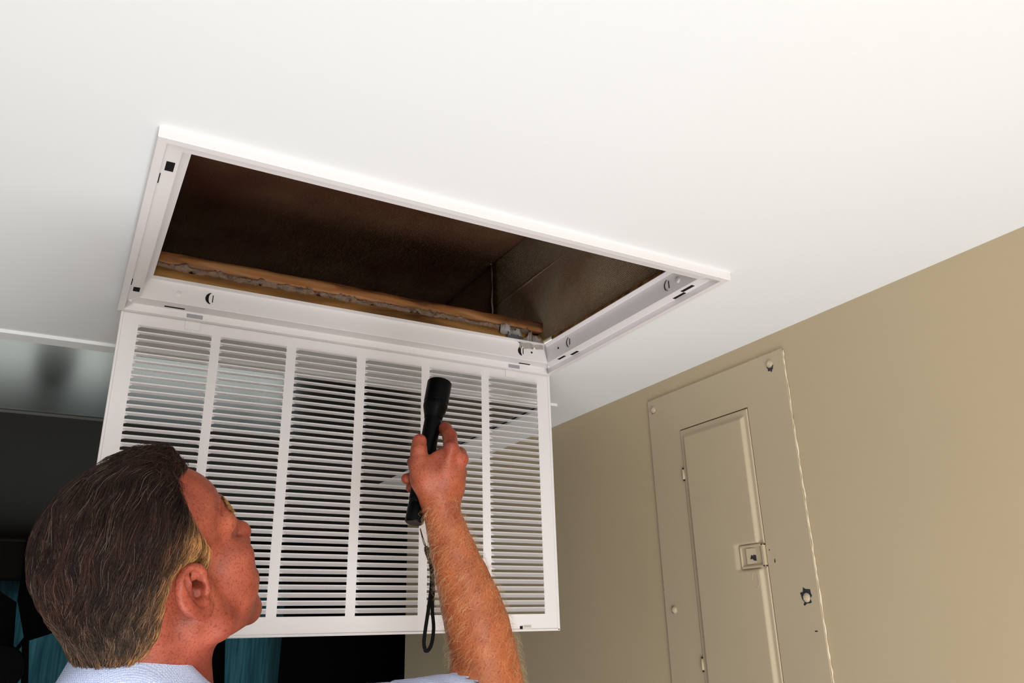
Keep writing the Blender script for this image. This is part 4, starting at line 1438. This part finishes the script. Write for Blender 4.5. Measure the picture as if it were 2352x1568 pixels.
# ------------------------------------------------------------------ torch
M_tube = simple('black_anodised', (0.0018, 0.0018, 0.002, 1), 0.34, 0.07)
M_grip = simple('black_knurled', (0.0018, 0.0018, 0.002, 1), 0.5, 0.06, bump=(900, 0.6, 0.001))
torch = tag(empty('flashlight', tuple(TAIL)), 'black metal flashlight with a flared head held upright in the hand', 'flashlight')
rb = 0.0128
L = FLEN + 0.004
lathe_obj('barrel', [(rb, 0.028), (rb, L - 0.060)], TAIL, AX, M_tube, torch, 36)
lathe_obj('grip', [(rb, 0.034), (rb + 0.0006, 0.035), (rb + 0.0006, 0.105), (rb, 0.106)], TAIL, AX, M_grip, torch, 36)
lathe_obj('tail_cap', [(0.0085, 0.0), (0.0118, 0.0), (0.0134, 0.0016), (0.0134, 0.026), (0.0126, 0.0272), (0.0126, 0.029)], TAIL, AX, M_tube, torch, 36)
lathe_obj('tail_button', [(0.0001, -0.0004), (0.0108, -0.0004), (0.0112, 0.0004), (0.0112, 0.002)], TAIL, AX, simple('brown_rubber', (0.028, 0.014, 0.012, 1), 0.6), torch, 32)
lathe_obj('head', [(rb, L - 0.064), (0.0138, L - 0.063), (0.0144, L - 0.059), (0.0170, L - 0.050), (0.0186, L - 0.044), (0.0188, L - 0.040), (0.0180, L - 0.034)], TAIL, AX, M_tube, torch, 40)
lathe_obj('bezel', [(0.0178, L - 0.036), (0.0190, L - 0.035), (0.0192, L - 0.001), (0.0184, L), (0.0166, L), (0.0164, L - 0.004)], TAIL, AX, M_tube, torch, 40)
ml, nt, b = new_mat('flashlight_lens')
b.inputs['Base Color'].default_value = (0.6, 0.65, 0.7, 1); b.inputs['Roughness'].default_value = 0.08; b.inputs['Metallic'].default_value = 0.6
lathe_obj('lens', [(0.0001, L - 0.004), (0.0165, L - 0.004), (0.0165, L - 0.006), (0.0001, L - 0.008)], TAIL, AX, ml, torch, 32)
# wrist strap: thin cord, sleeve and webbing loop, hanging in front of the grille
M_strap = simple('black_webbing', (0.010, 0.009, 0.009, 1), 0.85, 0.2, bump=(1200, 0.5, 0.0005))
S_ = lambda u, v, d=1.118: P(u - 5 * min(1, max(0, (v - 1232) / 30)) * min(1, max(0, (1440 - v) / 40)), v, d)
c1 = spline([P(965, 1213, 1.121), S_(969, 1232), S_(976, 1248), S_(982, 1256)], 14)
c2 = spline([P(965.5, 1213, 1.121), S_(971, 1232), S_(978, 1246), S_(983, 1256)], 14)
strap = empty('wrist_strap', tuple(P(982, 1256, 1.118)))
strap.parent = torch; strap.location = Vector(tuple(P(982, 1256, 1.118))) - Vector(tuple(TAIL))
V, F = tube(c1, 0.0006, 6); pydata('cord', V, F, M_strap, strap, True)
V, F = tube(c2, 0.0006, 6); pydata('cord', V, F, M_strap, strap, True)
V, F = tube(spline([S_(982, 1254), S_(987, 1268), S_(993, 1285)], 8), [0.0022, 0.0034, 0.0040, 0.0042, 0.0042, 0.0042, 0.0042, 0.0040], 8, (VIEW, 0.6)); pydata('strap_sleeve', V, F, M_strap, strap, True)
lp = spline([S_(992, 1282), S_(999, 1320), S_(1000, 1360), S_(998, 1400), S_(996, 1440), S_(992, 1475), S_(984, 1492), S_(976, 1493), S_(973, 1478), S_(976, 1450), S_(983, 1420), S_(990, 1390), S_(995, 1350), S_(996, 1320), S_(992, 1284)], 60)
lp[30:] += VIEW * 0.004
V, F = tube(lp, 0.0027, 8, (VIEW, 0.7)); pydata('strap_loop', V, F, M_strap, strap, True)

# ------------------------------------------------------------------ far room: curtained window
M_teal, nt, b = new_mat('teal_sheer')
out = nt.nodes['Material Output']
tr = nt.nodes.new('ShaderNodeBsdfTranslucent'); df = nt.nodes.new('ShaderNodeBsdfDiffuse')
tc = nt.nodes.new('ShaderNodeTexCoord'); wv = nt.nodes.new('ShaderNodeTexNoise')
mp = nt.nodes.new('ShaderNodeMapping'); mp.inputs['Scale'].default_value = (60, 1, 3)
nt.links.new(tc.outputs['Object'], mp.inputs['Vector']); nt.links.new(mp.outputs['Vector'], wv.inputs['Vector'])
wv.inputs['Scale'].default_value = 1.5; wv.inputs['Detail'].default_value = 5
rp = nt.nodes.new('ShaderNodeValToRGB')
rp.color_ramp.elements[0].position = 0.3; rp.color_ramp.elements[0].color = (0.060, 0.125, 0.150, 1)
rp.color_ramp.elements[1].position = 0.7; rp.color_ramp.elements[1].color = (0.125, 0.235, 0.265, 1)
nt.links.new(wv.outputs['Fac'], rp.inputs['Fac'])
nt.links.new(rp.outputs['Color'], tr.inputs['Color']); nt.links.new(rp.outputs['Color'], df.inputs['Color'])
ms = nt.nodes.new('ShaderNodeMixShader'); ms.inputs[0].default_value = 0.3
nt.links.new(tr.outputs[0], ms.inputs[1]); nt.links.new(df.outputs[0], ms.inputs[2]); nt.links.new(ms.outputs[0], out.inputs['Surface'])
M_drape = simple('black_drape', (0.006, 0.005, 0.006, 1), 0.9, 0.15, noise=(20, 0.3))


def onfar(u, v, y):
    d = R.T @ np.array([(u - 1176) / FPX, (v - 784) / FPX, 1.0])
    d = d * (y / d[1])
    return d[0], d[2] + EYE


def cloth(name, x0, x1, z0, z1, y, waves, amp, mat, top=None, n=120):
    """hanging cloth with folds; top(x) may shape its upper edge, both edges real"""
    V, F = [], []
    m = 10
    for i in range(n + 1):
        x = x0 + (x1 - x0) * i / n
        zt = z1 if top is None else top(i / n)
        for j in range(m + 1):
            t = j / m
            z = z0 + (zt - z0) * t
            yy = y + amp * math.sin(2 * math.pi * waves * i / n + 0.6 * math.sin(i * 0.17)) * (1 - 0.35 * t)
            V.append((x, yy, z))
    for i in range(n):
        for j in range(m):
            q = i * (m + 1) + j
            F.append((q, q + m + 1, q + m + 2, q + 1))
    o = pydata(name, V, F, mat, None, True)
    md = o.modifiers.new('t', 'SOLIDIFY'); md.thickness = 0.002
    return o


o = cloth('sheer_curtain', FX0 - 0.05, FX1 + 0.05, 1.20, FZ1 + 0.05, YFAR - 0.05, 16, 0.012, M_teal)  # hem stops short, unseen, so the bare pane below brightens the ceiling cover
tag(o, 'teal sheer curtain glowing in front of the far window', 'curtain')


def prism(name, poly, y, thk, mat, label, cat, group=None):
    """dark hanging cloth with the given outline, pleated in depth"""
    bm = bmesh.new()
    vs_ = []
    for u, v in poly:
        x, z = onfar(u, v, y)
        vs_.append(bm.verts.new((x, y, z)))
    f_ = bm.faces.new(vs_)
    bmesh.ops.triangulate(bm, faces=[f_])
    bmesh.ops.subdivide_edges(bm, edges=bm.edges[:], cuts=3, use_grid_fill=True)
    for v in bm.verts: v.co.y += 0.018 * math.sin(v.co.x * 55)
    r = bmesh.ops.extrude_face_region(bm, geom=bm.faces[:])
    for g_ in r['geom']:
        if isinstance(g_, bmesh.types.BMVert): g_.co.y += thk
    return tag(bm_obj(name, bm, mat), label, cat, group)


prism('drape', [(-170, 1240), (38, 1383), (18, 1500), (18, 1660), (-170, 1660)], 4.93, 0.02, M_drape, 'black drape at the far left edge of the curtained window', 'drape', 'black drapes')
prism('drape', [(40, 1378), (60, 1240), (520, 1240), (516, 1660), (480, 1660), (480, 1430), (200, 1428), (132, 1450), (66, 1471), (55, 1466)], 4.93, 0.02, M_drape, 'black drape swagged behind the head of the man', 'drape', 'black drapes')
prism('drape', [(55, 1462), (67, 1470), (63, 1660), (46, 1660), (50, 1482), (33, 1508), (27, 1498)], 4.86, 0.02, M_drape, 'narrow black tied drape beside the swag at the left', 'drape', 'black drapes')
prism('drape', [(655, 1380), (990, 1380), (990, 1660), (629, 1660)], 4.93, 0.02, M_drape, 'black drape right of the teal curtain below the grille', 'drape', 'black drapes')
cx_, cz_ = onfar(-4, 1536, 3.6)
lathe_obj('chair_back', [(0.0001, -0.02), (0.05, -0.02), (0.078, -0.012), (0.084, 0), (0.078, 0.012), (0.05, 0.02), (0.0001, 0.02)], (cx_, 3.6, cz_), (0.1, -1, 0.1), M_drape, None, 28)
tag(bpy.data.objects['chair_back'], 'round black chair back in the dark room at the lower left corner', 'chair')
